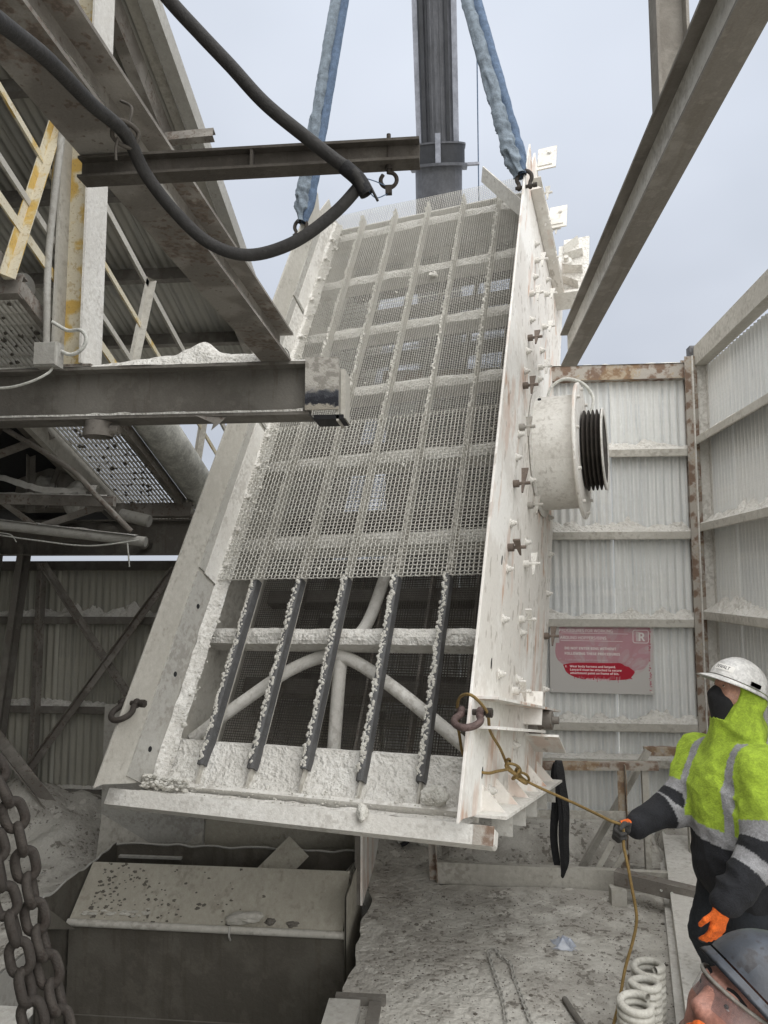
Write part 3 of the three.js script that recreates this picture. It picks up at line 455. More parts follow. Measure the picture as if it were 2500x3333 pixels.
// ---------------------------------------------------------------- vibrating screen hung from the crane: local x across, y up the deck, z out of the deck
const SU = V(0.96276, 0.01968, 0.26963), SV = V(0.11691, 0.86897, -0.48085), SW = V(-0.24376, 0.49447, 0.83431), SO = V(-1.874, 1.104, -3.796);
const SMAT = new THREE.Matrix4().makeBasis(SU, SV, SW).setPosition(SO);
const s2w = (x, y, z) => V(x, y, z).applyMatrix4(SMAT);
const SWID = 1.95, DECK = -0.42;
{
  const S = thing('vibrating_screen', 'huge white dusted vibrating screen hanging tilted from two blue slings', 'screen');
  S.position.copy(SO); S.quaternion.setFromRotationMatrix(new THREE.Matrix4().makeBasis(SU, SV, SW));
  // side plates, profile in (v, w)
  const prof = [[0, 0], [4.86, 0], [5.33, -0.06], [5.2, -0.17], [5.5, -0.24], [5.44, -0.42], [5.75, -1.0], [5.45, -1.9], [0.76, -1.93], [0.1, -0.27], [0.03, -0.05]];
  const fix = (g) => { g.computeBoundingBox(); return g; };
  const makePlate = (x) => { // polygon in the y (v), z (w) plane extruded along x
    const g = prism(prof.map(([v, w]) => [v, w]), 0.014, 0.002), p = g.attributes.position;
    for (let i = 0; i < p.count; i++) { const v = p.getX(i), w = p.getY(i), t = p.getZ(i); p.setXYZ(i, x + t, v, w); }
    g.computeVertexNormals(); return fix(g);
  };
  const L = part('side_plate', makePlate(0), M.steelPale, S, 'grey dusted left side plate'), R = part('side_plate', makePlate(SWID - 0.014), M.plate, S, 'white right side plate rubbed to red primer, studded with wedge bolts');
  // wear liners and clamp angles along the left plate
  for (const [a, b] of [[0.12, 1.42], [1.44, 2.76], [2.78, 4.06], [4.08, 5.2]]) part('wear_liner', box(0.0145, 0.026, a, b - 0.01, -0.4, -0.2), M.dustGrey, S);
  for (const v of [0.303, 0.756, 1.214]) part('bolt_hole', cyl(V(0.024, v, -0.308), V(0.0275, v, -0.308), 0.016, 14), M.black, S);
  part('deck_ledge', heap(200, 4, (a, b) => { const v = 0.16 + 5.2 * a, k = fbm3(v * 12, b * 3, 1, 3, 91); return V(0.027 + 0.075 * b + 0.006 * k, v, -0.4 - 0.05 * b + 0.02 * k); }), M.crust, S);
  for (const [a, b] of [[1.43, 2.74], [2.8, 4.05], [4.1, 5.3]]) {
    const c = part('clamp_angle', beam(V(0.03, a, -0.405), V(0.03, b, -0.405), [[0, 0], [0.1, -0.02], [0.1, -0.008], [0.008, 0.012], [0.008, 0.14], [0, 0.14]], V(0, 0, 1), 0.001), M.dust, S);
    for (let v = a + 0.15; v < b; v += 0.28) part('bolt', cyl(V(0.07, v, -0.415), V(0.07, v, -0.39), 0.018, 6), M.dust, c);
  }
  // deck support bars, crusted along their tops
  const BU = [0.31, 0.632, 0.955, 1.287, 1.61];
  BU.forEach((u, i) => {
    const b = part('support_bar', [box(u - 0.006, u + 0.006, 0.14, 5.42, DECK - 0.09, DECK - 0.005)], M.steelPale, S);
    part('bar_cap', beam(V(u, i === 0 ? 0.27 : 0.25 + 0.02 * (i % 3), DECK - 0.0), V(u, 1.47, DECK - 0.0), [[-0.022, -0.055], [-0.012, -0.055], [-0.01, -0.008], [0.01, -0.008], [0.012, -0.055], [0.022, -0.055], [0.02, 0.006], [0.008, 0.014], [-0.008, 0.014], [-0.02, 0.006]], V(0, 0, 1)), M.rubberBar, b, 'dark rubber cap on the bare bar');
    const r = rng(i + 400), gs = [];
    for (let v = 0.3; v < 5.4; v += v < 1.47 ? 0.0065 : 0.016) { const bare = v < 1.47; if (!bare && r() < 0.15) continue; const q = 0.007 + 0.007 * r(); gs.push(lump(V(u + (r() - 0.5) * 0.026 - (bare ? 0.006 : 0), v, DECK + (bare ? 0.009 : -0.004)), q, i * 999 + v * 77, 0, [1, 1.2, 0.8], 0.4)); }
    stuffPart('crust', gs, M.stone, b);
  });
  // woven wire panels
  function wires(u0, u1, v0, v1, pu, pv, r, amp, w, seed) {
    const P = []; const rr = rng(seed);
    const seg = (a, b, up) => { // square rod between a and b, up = z
      const d = b.clone().sub(a).normalize(), s = d.clone().cross(up).normalize().multiplyScalar(r), t = s.clone().normalize().cross(d).multiplyScalar(r);
      const A = [a.clone().add(s), a.clone().add(t), a.clone().sub(s), a.clone().sub(t)], B = [b.clone().add(s), b.clone().add(t), b.clone().sub(s), b.clone().sub(t)];
      for (let k = 0; k < 4; k++) { const n = (k + 1) % 4; for (const q of [A[k], B[k], B[n], A[k], B[n], A[n]]) P.push(q.x, q.y, q.z); }
    };
    const up = V(0, 0, 1), nu = Math.round((u1 - u0) / pu), nv = Math.round((v1 - v0) / pv);
    const sag = (u, v) => w + 0.006 * noise3(u * 2.2, v * 2.2, seed, 97);
    for (let j = 0; j <= nv; j++) { const v = v0 + (v1 - v0) * j / nv + (rr() - 0.5) * 0.15 * pv; if (!amp) { seg(V(u0, v, w), V(u1, v, w), up); continue; } for (let i = 0; i < nu; i++) { const a = u0 + (u1 - u0) * i / nu, b = u0 + (u1 - u0) * (i + 1) / nu, e = (i + j) % 2 ? 1 : -1; seg(V(a, v, sag(a, v) + amp * e), V(b, v, sag(b, v) - amp * e), up); } }
    for (let i = 0; i <= nu; i++) { const u = u0 + (u1 - u0) * i / nu + (rr() - 0.5) * 0.15 * pu; if (!amp) { seg(V(u, v0, w + r), V(u, v1, w + r), up); continue; } for (let j = 0; j < nv; j++) { const a = v0 + (v1 - v0) * j / nv, b = v0 + (v1 - v0) * (j + 1) / nv, e = (i + j) % 2 ? -1 : 1; seg(V(u, a, sag(u, a) + amp * e), V(u, b, sag(u, b) - amp * e), up); } }
    return raw(P);
  }
  stuffPart('mesh_panel', wires(0.03, 1.93, 1.46, 2.775, 0.027, 0.025, 0.0036, 0.0042, DECK + 0.014, 1), M.wire, S).userData.label = 'coarse woven wire panel, lowest on the deck';
  stuffPart('mesh_panel', wires(0.03, 1.93, 2.76, 4.06, 0.0185, 0.0185, 0.0018, 0.0024, DECK + 0.004, 2), M.wire, S).userData.label = 'finer woven wire panel in the middle of the deck';
  stuffPart('mesh_panel', wires(0.03, 1.93, 4.05, 5.46, 0.0185, 0.0185, 0.0018, 0.0024, DECK + 0.01, 3), M.wire, S).userData.label = 'finer woven wire panel, highest on the deck';
  stuffPart('lower_deck_mesh', wires(0.05, 1.9, 0.35, 5.4, 0.017, 0.017, 0.0021, 0, -0.95, 4), M.wireDark, S);
  stuffPart('bottom_deck_mesh', wires(0.05, 1.9, 0.6, 5.3, 0.02, 0.02, 0.003, 0, -1.45, 5), M.wireDark, S);
  BU.concat([1.82]).forEach((u, i) => { part('lower_support_bar', box(u + 0.03, u + 0.045, 0.3, 5.4, -1.04, -0.95), M.steel, S); });  // lower bars and meshes coloured darker to deepen shade inside the screen
  // cross tubes
  [1.11, 1.8, 2.49, 3.18, 3.87, 4.56, 5.25].forEach((v, i) => {
    const t = part('cross_tube', [box(0.014, SWID - 0.014, v - 0.045, v + 0.045, -0.64, -0.52)], M.dust, S);
    part('dust_crust', heap(120, 5, (a, b) => { const k = fbm3(a * 16 + i * 5, b * 3, i, 4, 101); return V(0.015 + 1.92 * a, v - 0.05 + 0.105 * b, -0.519 + 0.02 * Math.sin(Math.PI * b) + 0.016 * k); }), M.crust, t);
    part('lower_cross_tube', box(0.014, SWID - 0.014, v - 0.15, v - 0.05, -1.17, -1.07), M.steelDark, S);  // darker steel tone stands in for shade on the inner tubes
    part('lower_cross_tube', box(0.014, SWID - 0.014, v + 0.1, v + 0.2, -1.66, -1.56), M.steelDark, S);
  });
  // tubular V brace behind the bare bars
  part('v_brace', [tube([V(0.03, 0.48, -0.66), V(0.3, 0.72, -0.66), V(0.62, 0.96, -0.65), V(0.84, 1.04, -0.64), V(0.95, 1.03, -0.64), V(1.06, 0.99, -0.65), V(1.3, 0.85, -0.66), V(1.93, 0.42, -0.68)], 0.04, 70, 10), tube([V(0.93, 1.06, -0.64), V(0.92, 0.95, -0.68), V(0.9, 0.7, -0.8), V(0.89, 0.4, -0.92)], 0.042, 30, 10), tube([V(0.97, 1.1, -0.6), V(1.0, 1.3, -0.75), V(1.05, 1.9, -0.85)], 0.04, 30, 10)], M.dust, S);
  // discharge lip, trim bar, bottom beam
  part('discharge_lip', heap(90, 14, (a, b) => { const k = fbm3(a * 14, b * 3, 1, 4, 111); return V(0.03 + 1.9 * a, 0.435 - 0.29 * b, DECK - 0.055 + 0.035 * b * b + 0.016 * k + (b < 0.03 ? -0.04 : 0)); }), M.crust, S);
  part('trim_bar', beam(V(0.17, 0.125, DECK + 0.03), V(1.93, 0.125, DECK + 0.03), PB_(0.025, 0.06), V(0, 0.6, 1), 0.003), M.dust, S);
  const bb = part('bottom_beam', beam(V(-0.1, 0.015, -0.275), V(2.05, 0.01, -0.275), PB_(0.095, 0.085), V(0, 1, 0), 0.012), M.dust, S, 'square bottom beam under the discharge lip');
  part('dust_drift', heap(120, 5, (a, b) => { const k = fbm3(a * 20, b * 3, 2, 4, 113); return V(0.02 + 1.9 * a, 0.056 + 0.045 * b + 0.012 * k, -0.26 - 0.11 * b + 0.008 * k); }), M.crust, bb);
  part('end_patch', box(1.955, 2.05, -0.032, 0.052, -0.2268, -0.2258), M.rust, bb, 'rusty bare end of the bottom beam');
  {
    const r = rng(88), gs = []; for (let i = 0; i < 120; i++) { const x = 0.05 + 0.4 * r() * r(); gs.push(lump(V(x, 0.1 + 0.06 * r(), -0.3 - 0.09 * r()), 0.008 + 0.014 * r() * r(), i, 0, [1.3, 0.8, 1], 0.5)); }
    for (let i = 0; i < 200; i++) gs.push(lump(V(0.3 + 1.55 * r(), 0.08 + 0.08 * r(), -0.3 - 0.1 * r()), 0.003 + 0.006 * r() * r(), i, 0, [1.2, 0.8, 1], 0.5));
    for (let i = 0; i < 150; i++) { const v = 0.2 + 5 * r(); gs.push(lump(V(0.1 + 0.06 * r(), v, DECK + 0.02), 0.006 + 0.012 * r() * r(), i, 0, [1, 1, 1], 0.5)); }
    for (let i = 0; i < 70; i++) gs.push(lump(V(0.15 + 1.7 * r(), 1.5 + 3.9 * r(), DECK + 0.02), 0.004 + 0.01 * r() * r(), i, 0, [1, 1, 1], 0.5));
    stuffPart('stone_crumbs', gs, M.stone, S);
    part('stone', lump(V(1.72, 0.19, -0.36), 0.055, 4, 2, [1.2, 0.8, 0.8], 0.45), M.stone, S); part('stone', lump(V(1.42, 0.055, -0.21), 0.035, 8, 2, [0.8, 1.2, 0.7], 0.45), M.stone, S); part('stone', lump(V(1.88, 2.06, -0.3), 0.05, 11, 2, [0.5, 1.4, 0.7], 0.5), M.stone, S);
    part('stone', lump(V(1.16, 4.28, DECK + 0.03), 0.035, 13, 2, [1, 0.8, 0.8], 0.5), M.stone, S); part('stone', lump(V(1.88, 0.55, -0.55), 0.07, 14, 2, [1, 1.2, 0.8], 0.5), M.stone, S);
  }
  // wedge bolts and nuts on the right plate
  const X = SWID;
  const wedgeGeo = (tall) => fuse([cyl(V(0, 0, 0), V(0.035, 0, 0), 0.024, 14), cyl(V(0, 0, 0), V(0.105, 0, 0), 0.011, 10), prism([[-0.02, 0.075 + tall], [-0.006, -0.075], [0.004, -0.075], [0.024, 0.075 + tall]], 0.012, 0).translate(0.062, 0, -0.006)]);
  const wg = [wedgeGeo(0), wedgeGeo(0.05)].map((g) => metricUV(g, 0.5)), ng = metricUV(fuse([cyl(V(0, 0, 0), V(0.028, 0, 0), 0.02, 6), cyl(V(0, 0, 0), V(0.01, 0, 0), 0.028, 14), cyl(V(0.02, 0, 0), V(0.042, 0, 0), 0.011, 8)]), 0.5);
  const wd = { '3.52,-0.52': 1, '3.01,-0.49': 1, '2.62,-0.48': 2, '2.77,-0.94': 2, '2.13,-0.45': 1, '2.29,-0.91': 2, '1.66,-0.45': 1, '1.73,-1.77': 1 };
  [[4.17, -1.0], [3.52, -0.52], [3.65, -0.95], [3.01, -0.49], [2.62, -0.48], [2.77, -0.94], [2.13, -0.45], [2.29, -0.91], [4.44, -0.54], [3.94, -0.46], [4.58, -1.0], [4.96, -0.55], [5.5, -1.01], [5.05, -0.99], [5.35, -0.54], [1.42, -0.9], [0.94, -0.86], [1.73, -1.77], [1.66, -0.45], [1.83, -0.92]].forEach(([v, w], i) => {
    const k = wd[`${v},${w}`] || 0, m = new THREE.Mesh(wg[v === 2.13 || v === 2.77 ? 1 : 0], k === 1 ? M.boltDark : k === 2 ? M.boltGrey : M.dust); m.name = 'wedge_bolt'; m.position.set(X, v, w); m.rotation.x = v === 0.94 || v === 1.42 ? 1.1 : v === 1.66 ? 1.5 : (i % 5 - 2) * 0.08; m.castShadow = m.receiveShadow = true; S.add(m);
  });
  [[3.75, -0.55], [3.37, -0.51], [3.87, -0.98], [3.16, -0.5], [3.54, -0.97], [3.33, -0.96], [2.55, -0.47], [2.35, -0.46], [2.52, -0.93], [1.2, -0.47], [1.36, -0.96], [0.88, -0.48], [1.04, -0.93], [1.35, -1.84], [0.66, -0.97], [0.27, -0.48], [0.44, -0.94], [1.52, -0.46], [1.99, -0.91], [1.84, -0.46], [2.74, -1.72], [4.6, -0.5], [4.8, -1.02], [4.25, -0.55], [2.1, -1.8], [2.45, -1.8], [3.6, -1.8], [4.0, -1.8], [4.4, -1.8]].forEach(([v, w]) => { const m = new THREE.Mesh(ng, M.dust); m.name = 'nut'; m.position.set(X, v, w); m.castShadow = m.receiveShadow = true; S.add(m); });
  for (const [v, w, a] of [[1.5, -0.33, 0.018], [0.86, -0.3, 0.018], [0.307, -0.313, 0.017], [1.02, -1.75, 0.012]]) part('slot', cyl(V(-0.001, 0, 0), V(0.0015, 0, 0), a, 14).scale(1, 1.7, 0.6).translate(X, v, w), M.black, S);
  // exciter drum with belt sheave
  const dc = V(X, 2.97, -1.2);
  const along = (g) => g.rotateZ(-Math.PI / 2).translate(dc.x, dc.y, dc.z);
  const drum = part('exciter_drum', along(lathe([[0.44, 0.0], [0.43, 0.02], [0.425, 0.3]], 56)), M.dust, S, 'big dust coated drum housing on the right plate');
  part('base_ring', along(lathe([[0.4, 0.001], [0.48, 0.001], [0.48, 0.018], [0.41, 0.02]], 56)), M.dust, drum);
  part('flange', along(lathe([[0.0, 0.3], [0.5, 0.3], [0.51, 0.306], [0.51, 0.322], [0.5, 0.328], [0.0, 0.328]], 56)), M.plate, drum);
  for (let k = 0; k < 10; k++) { const a = k / 10 * 2 * Math.PI; part('bolt', cyl(V(X + 0.328, dc.y + 0.46 * Math.cos(a), dc.z + 0.46 * Math.sin(a)), V(X + 0.35, dc.y + 0.46 * Math.cos(a), dc.z + 0.46 * Math.sin(a)), 0.013, 6), M.dust, drum); }
  const sh = [[0.05, 0.335], [0.24, 0.335], [0.3, 0.345]]; for (let k = 0; k < 4; k++) { const y = 0.352 + 0.03 * k; sh.push([0.3, y], [0.255, y + 0.011], [0.255, y + 0.016], [0.3, y + 0.027]); } sh.push([0.3, 0.48], [0.26, 0.484], [0.24, 0.475], [0.05, 0.475], [0.0, 0.49]);
  part('sheave', along(lathe(sh, 56)), M.iron, drum, 'dark grooved belt sheave');
  part('sheave_rim', along(lathe([[0.3, 0.474], [0.306, 0.478], [0.303, 0.486], [0.255, 0.486], [0.25, 0.478]], 56)), M.dust, drum);
  part('grease_hose', tube([V(X + 0.06, dc.y + 0.36, dc.z + 0.16), V(X + 0.1, dc.y + 0.5, dc.z + 0.2), V(X + 0.2, dc.y + 0.57, dc.z + 0.2), V(X + 0.33, dc.y + 0.54, dc.z + 0.16), V(X + 0.4, dc.y + 0.44, dc.z + 0.1), V(X + 0.38, dc.y + 0.3, dc.z + 0.06)], 0.012, 60, 8), M.pale, drum);
  part('port', cyl(V(X + 0.05, dc.y + 0.21, dc.z + 0.37), V(X + 0.05, dc.y + 0.215, dc.z + 0.383), 0.013, 10), M.black, drum);
  // ribs round the lower lifting point
  part('rib', beam(V(X + 0.06, 0.57, -0.03), V(X + 0.06, 1.21, -1.88), PB_(0.12, 0.014), V(0, 1, 0), 0.001), M.plate, S);
  part('rib', beam(V(X + 0.06, 0.44, -0.06), V(X + 0.06, 0.86, -1.3), PB_(0.12, 0.014), V(0, 1, 0), 0.001), M.plate, S);
  part('rib', box(X, X + 0.11, 0.87, 1.08, -1.22, -1.206), M.plate, S);
  part('pivot_boss', [box(X, X + 0.04, 0.88, 1.12, -1.6, -1.36), cyl(V(X + 0.04, 1.0, -1.48), V(X + 0.13, 1.0, -1.48), 0.06, 20), cyl(V(X + 0.13, 1.0, -1.48), V(X + 0.17, 1.0, -1.48), 0.024, 12)], M.steel, S, 'round pivot boss on the right plate');
  part('rib', box(X, X + 0.2, 0.83, 0.844, -1.6, -1.3), M.plate, S);
  // foot flange with gussets
  const fa = V(X, 0.1, -0.27), fb = V(X, 0.74, -1.9), fd = fb.clone().sub(fa).normalize(), fn = V(0, -fd.z, fd.y).normalize();
  part('foot_flange', beam(fa.clone().add(V(0.065, 0, 0)), fb.clone().add(V(0.065, 0, 0)), PB_(0.15, 0.014), fn, 0.001), M.dust, S);
  for (let k = 0; k < 6; k++) { const c = fa.clone().lerp(fb, 0.07 + 0.17 * k); const g = prism([[0, 0], [0.11, 0], [0, 0.12]], 0.01, 0); part('gusset', g.applyMatrix4(new THREE.Matrix4().makeBasis(V(1, 0, 0), fn, V(1, 0, 0).cross(fn)).setPosition(c.x, c.y + 0.008, c.z)), M.plate, S); }
  for (let k = 0; k < 5; k++) { const c = fa.clone().lerp(fb, 0.12 + 0.19 * k).add(fn.clone().multiplyScalar(-0.01)); part('hanger_plate', box(-0.05, 0.05, -0.1, 0, -0.005, 0.005).applyMatrix4(new THREE.Matrix4().makeBasis(V(1, 0, 0), fn, V(1, 0, 0).cross(fn)).setPosition(c.x + 0.075, c.y, c.z)), M.dustGrey, S); }
  // upper stiffener, corner brackets and spring seat
  part('stiffener', beam(V(X + 0.004, 4.88, -0.2), V(X + 0.004, 5.1, -1.62), PL_(-0.09, 0.09, 0.01), V(0, 1, 0), 0.001), M.plate, S);
  part('stiffener_lip', beam(V(X + 0.004, 5.05, -0.2), V(X + 0.004, 5.3, -1.7), PL_(-0.07, -0.07, 0.01), V(0, 1, 0), 0.001), M.dust, S);
  for (const [v, w] of [[5.42, -0.34], [5.5, -0.98]]) { const b = part('corner_bracket', box(X, X + 0.16, v - 0.02, v + 0.3, w - 0.012, w), M.dust, S); part('gusset', prism([[0, 0], [0.12, 0], [0, 0.12]], 0.01).translate(X + 0.01, v + 0.02, w), M.dust, b); part('bolt', cyl(V(X + 0.1, v + 0.2, w), V(X + 0.1, v + 0.2, w + 0.02), 0.018, 6), M.dust, b); }
  const sb = part('spring_seat', box(X + 0.05, X + 0.3, 5.13, 6.02, -1.53, -1.515), M.crust, S, 'rough dusted spring seat bracket');
  for (const [va, vb] of [[5.35, 5.2], [5.5, 5.46], [5.68, 5.72], [5.8, 5.98]]) part('gusset', orient(prism([[-0.004, 0], [0.004, 0], [0.004, 0.09], [-0.004, 0.02]], 0.19), V(X + 0.06, va, -1.515), V(X + 0.25, vb, -1.515), V(0, 0, 1)), M.dust, sb);
  part('bolt', [cyl(V(X + 0.1, 5.57, -1.51), V(X + 0.1, 5.57, -1.43), 0.05, 14), cyl(V(X + 0.1, 5.57, -1.43), V(X + 0.1, 5.57, -1.38), 0.025, 6)], M.dust, sb);
  part('ledge', box(X, X + 0.27, 5.06, 5.09, -1.6, -1.4), M.dust, sb);
  part('seat_mount', box(X, X + 0.06, 5.2, 5.95, -1.66, -1.53), M.dust, sb);
  // back plate and loose deflector at the feed end
  part('feed_deflector', orient(prism(PB_(0.012, 0.13), 0.66, 0.001), V(1.52, 5.28, -0.2), V(1.92, 4.66, -0.24), V(0.4, 0, 1)), M.dust, S);
  part('feed_plate', [box(0.02, 1.93, 5.36, 5.375, -1.3, -0.5)], M.dust, S);
  for (const u of [0.25, 0.6, 0.95, 1.3, 1.65]) part('feed_rib', box(u, u + 0.1, 5.0, 5.36, -0.9, -0.89), M.dustGrey, S);
  part('tear', tube([V(0.032, 3.55, -0.3), V(0.036, 3.56, -0.36), V(0.045, 3.45, -0.42)], 0.003, 10, 5), M.black, S);
}

// shackles, tagged to the plates by their pins
function shackle(pos, label, m, open, pinDir, s = 1) { // bow opens along `open` from the pin
  const t = thing('shackle', label, 'shackle', pos.toArray(), 'lifting shackles on the screen corners'), z = pinDir.clone().normalize(), y = open.clone().addScaledVector(z, -open.dot(z)).normalize(), x = y.clone().cross(z);
  t.quaternion.setFromRotationMatrix(new THREE.Matrix4().makeBasis(x, y, z));
  const pts = [V(0, 0, -0.045), V(0, 0.03, -0.046), V(0, 0.065, -0.06), V(0, 0.1, -0.055), V(0, 0.128, -0.03), V(0, 0.137, 0), V(0, 0.128, 0.03), V(0, 0.1, 0.055), V(0, 0.065, 0.06), V(0, 0.03, 0.046), V(0, 0, 0.045)].map((p) => p.multiplyScalar(s));
  part('bow', tube(pts, 0.0165 * s, 60, 12), m, t);
  part('ear', [lump(V(0, 0, -0.045 * s), 0.027 * s, 1, 2, [1, 1, 0.8], 0.05), lump(V(0, 0, 0.045 * s), 0.027 * s, 2, 2, [1, 1, 0.8], 0.05)], m, t);
  part('pin', [cyl(V(0, 0, -0.075 * s), V(0, 0, 0.075 * s), 0.014 * s, 12), cyl(V(0, 0, 0.07 * s), V(0, 0, 0.1 * s), 0.022 * s, 6)], M.iron, t);
  return t;
}
shackle(s2w(0.007, 0.47, -0.04), 'dark shackle hanging on the lower left plate edge', M.iron, V(-0.3, -0.55, 0.8), SU);
shackle(s2w(SWID - 0.007, 0.5, -0.035), 'reddish shackle on the lower right plate with rope through it', M.redIron, V(-0.25, -0.35, 0.9), SU);
const SL = s2w(0.007, 4.69, -0.04), SRr = s2w(SWID - 0.007, 4.69, -0.04), HOOK = V(-0.52, 9.9, -5.9);
shackle(SL, 'shackle joining the left blue sling to the screen', M.iron, HOOK.clone().sub(SL).normalize(), SU, 0.95);
shackle(SRr, 'shackle joining the right blue sling to the screen', M.iron, HOOK.clone().sub(SRr).normalize(), SU, 0.95);

// slings: two strands in wrinkled sleeves
function sling(a, label, seed) {
  const t = thing('sling', label, 'sling', [0, 0, 0], 'blue lifting slings'); const d = HOOK.clone().sub(a).normalize(), x = V(1, 0, 0).addScaledVector(d, -d.x).normalize(), z = x.clone().cross(d), len = HOOK.distanceTo(a) - 0.2;
  const strand = (off, r0, m, sd, wr) => { const g = heap(26, 300, (i, j) => { const l = 0.1 + (len - 0.1) * j, an = i * 2 * Math.PI, low = Math.exp(-l * 1.1), k = noise3(an === 0 || i === 1 ? 0 : Math.cos(an) * 1.3, l * 26 + sd, Math.sin(an) * 1.3, 201), f = 1 + wr * (0.1 + 0.75 * low) * (1 - 2 * Math.abs(noise3(Math.cos(an) * 1.4 + sd, l * (9 + 16 * low), Math.sin(an) * 1.4, 203))) + 0.05 * k; const sq = ss(0.08, 0.3, l);
      const o = off * (0.35 + 0.65 * sq); return a.clone().addScaledVector(d, l).addScaledVector(x, o + Math.cos(an) * r0 * f * (0.7 + 0.3 * sq)).addScaledVector(z, Math.sin(an) * r0 * 0.8 * f); }); return smooth(g); };
  part('sleeve', strand(-0.034 * seed, 0.047, M.sling, seed * 5 + 9, 1.0), M.sling, t, 'wrinkled grey blue sleeve'); part('strand', strand(0.04 * seed, 0.036, M.slingBlue, seed * 5 + 4, 0.35), M.slingBlue, t);
}
sling(SL, 'left blue sling rising from the screen top', 1); sling(SRr, 'right blue sling rising from the screen top', 1);

// ---------------------------------------------------------------- crane: boom leaning over from behind, head and hook block above the frame
{
  const c = thing('crane', 'telescopic crane boom rising dark grey behind the screen', 'crane', [0, 0, 0]);
  const A = V(-0.33, -0.3, -18.6), K = V(-0.26, 10.2, -13.75), Tp = V(-0.5, 27, -6.0), d = Tp.clone().sub(A).normalize();
  const sec = (a, b, w) => { const pf = []; for (let k = 0; k <= 20; k++) { const an = Math.PI + k / 20 * Math.PI; pf.push([w / 2 * Math.cos(an), -0.1 * w + w * 0.42 * Math.sin(an)]); } pf.push([w / 2, w * 0.5], [-w / 2, w * 0.5]); return pf; };
  const up = V(0, 0, -1);
  part('lower_section', beam(A, K, sec(0, 0, 0.9), up), M.boom, c); const u = part('upper_section', beam(K.clone().addScaledVector(d, -0.5), Tp, sec(0, 0, 0.8), up), M.boom, c);
  const x = V(1, 0, 0).addScaledVector(d, -d.x).normalize(), f = x.clone().cross(d).normalize();
  const rib = (o, w, m, q) => part('face_strip', beam(K.clone().addScaledVector(x, o).addScaledVector(f, q).addScaledVector(d, 0.1), Tp.clone().addScaledVector(x, o).addScaledVector(f, q), PB_(w, 0.03), up), m, u);
  for (const [o, w, dk] of [[-0.24, 0.07, 1], [-0.16, 0.02, 1], [-0.08, 0.03, 0], [0.0, 0.05, 0], [0.09, 0.03, 0], [0.2, 0.06, 1]]) rib(o, w, dk ? M.boomDark : M.boom, 0.41);
  for (const [o, w] of [[-0.355, 0.09], [0.345, 0.1]]) { rib(o, w, M.boomSide, 0.34); }
  const k = part('collar', beam(K.clone().addScaledVector(d, -0.02), K.clone().addScaledVector(d, 0.34), sec(0, 0, 1.0), up), M.boomDark, c, 'bolted collar between the boom sections');
  part('collar_lip', [beam(K.clone().addScaledVector(d, -0.05), K.clone().addScaledVector(d, 0.0), sec(0, 0, 1.1), up), beam(K.clone().addScaledVector(d, 0.33), K.clone().addScaledVector(d, 0.36), sec(0, 0, 1.04), up)], M.boom, k);
  part('latch', box(-0.05, 0.05, 0, 0.5, 0, 0.03).applyMatrix4(new THREE.Matrix4().makeBasis(x, d, f).setPosition(K.clone().addScaledVector(f, 0.53))), M.boomSide, k);
  part('cable_arm', beam(K.clone().addScaledVector(x, 0.45), K.clone().addScaledVector(x, 0.78), PB_(0.05, 0.05), up), M.boomSide, c);
  part('cable', cyl(K.clone().addScaledVector(x, 0.8).addScaledVector(d, -4), Tp.clone().addScaledVector(x, 0.72), 0.013, 6), M.slingBlue, c);
  part('boom_head', box(-0.5, 0.5, -0.5, 0.4, -0.5, 0.6).translate(Tp.x, Tp.y, Tp.z), M.boom, c);
  part('hoist_rope', [cyl(V(HOOK.x - 0.15, HOOK.y + 1.1, HOOK.z), V(Tp.x - 0.15, Tp.y, Tp.z), 0.012, 6), cyl(V(HOOK.x + 0.15, HOOK.y + 1.1, HOOK.z), V(Tp.x + 0.15, Tp.y, Tp.z), 0.012, 6)], M.iron, c);
  part('hook_block', [box(HOOK.x - 0.22, HOOK.x + 0.22, HOOK.y + 0.35, HOOK.y + 1.1, HOOK.z - 0.1, HOOK.z + 0.1), tube([V(HOOK.x, HOOK.y + 0.4, HOOK.z), V(HOOK.x, HOOK.y + 0.2, HOOK.z), V(HOOK.x + 0.14, HOOK.y + 0.05, HOOK.z), V(HOOK.x, HOOK.y - 0.1, HOOK.z), V(HOOK.x - 0.14, HOOK.y + 0.02, HOOK.z)], 0.05, 30, 10)], M.yellow, c);
}

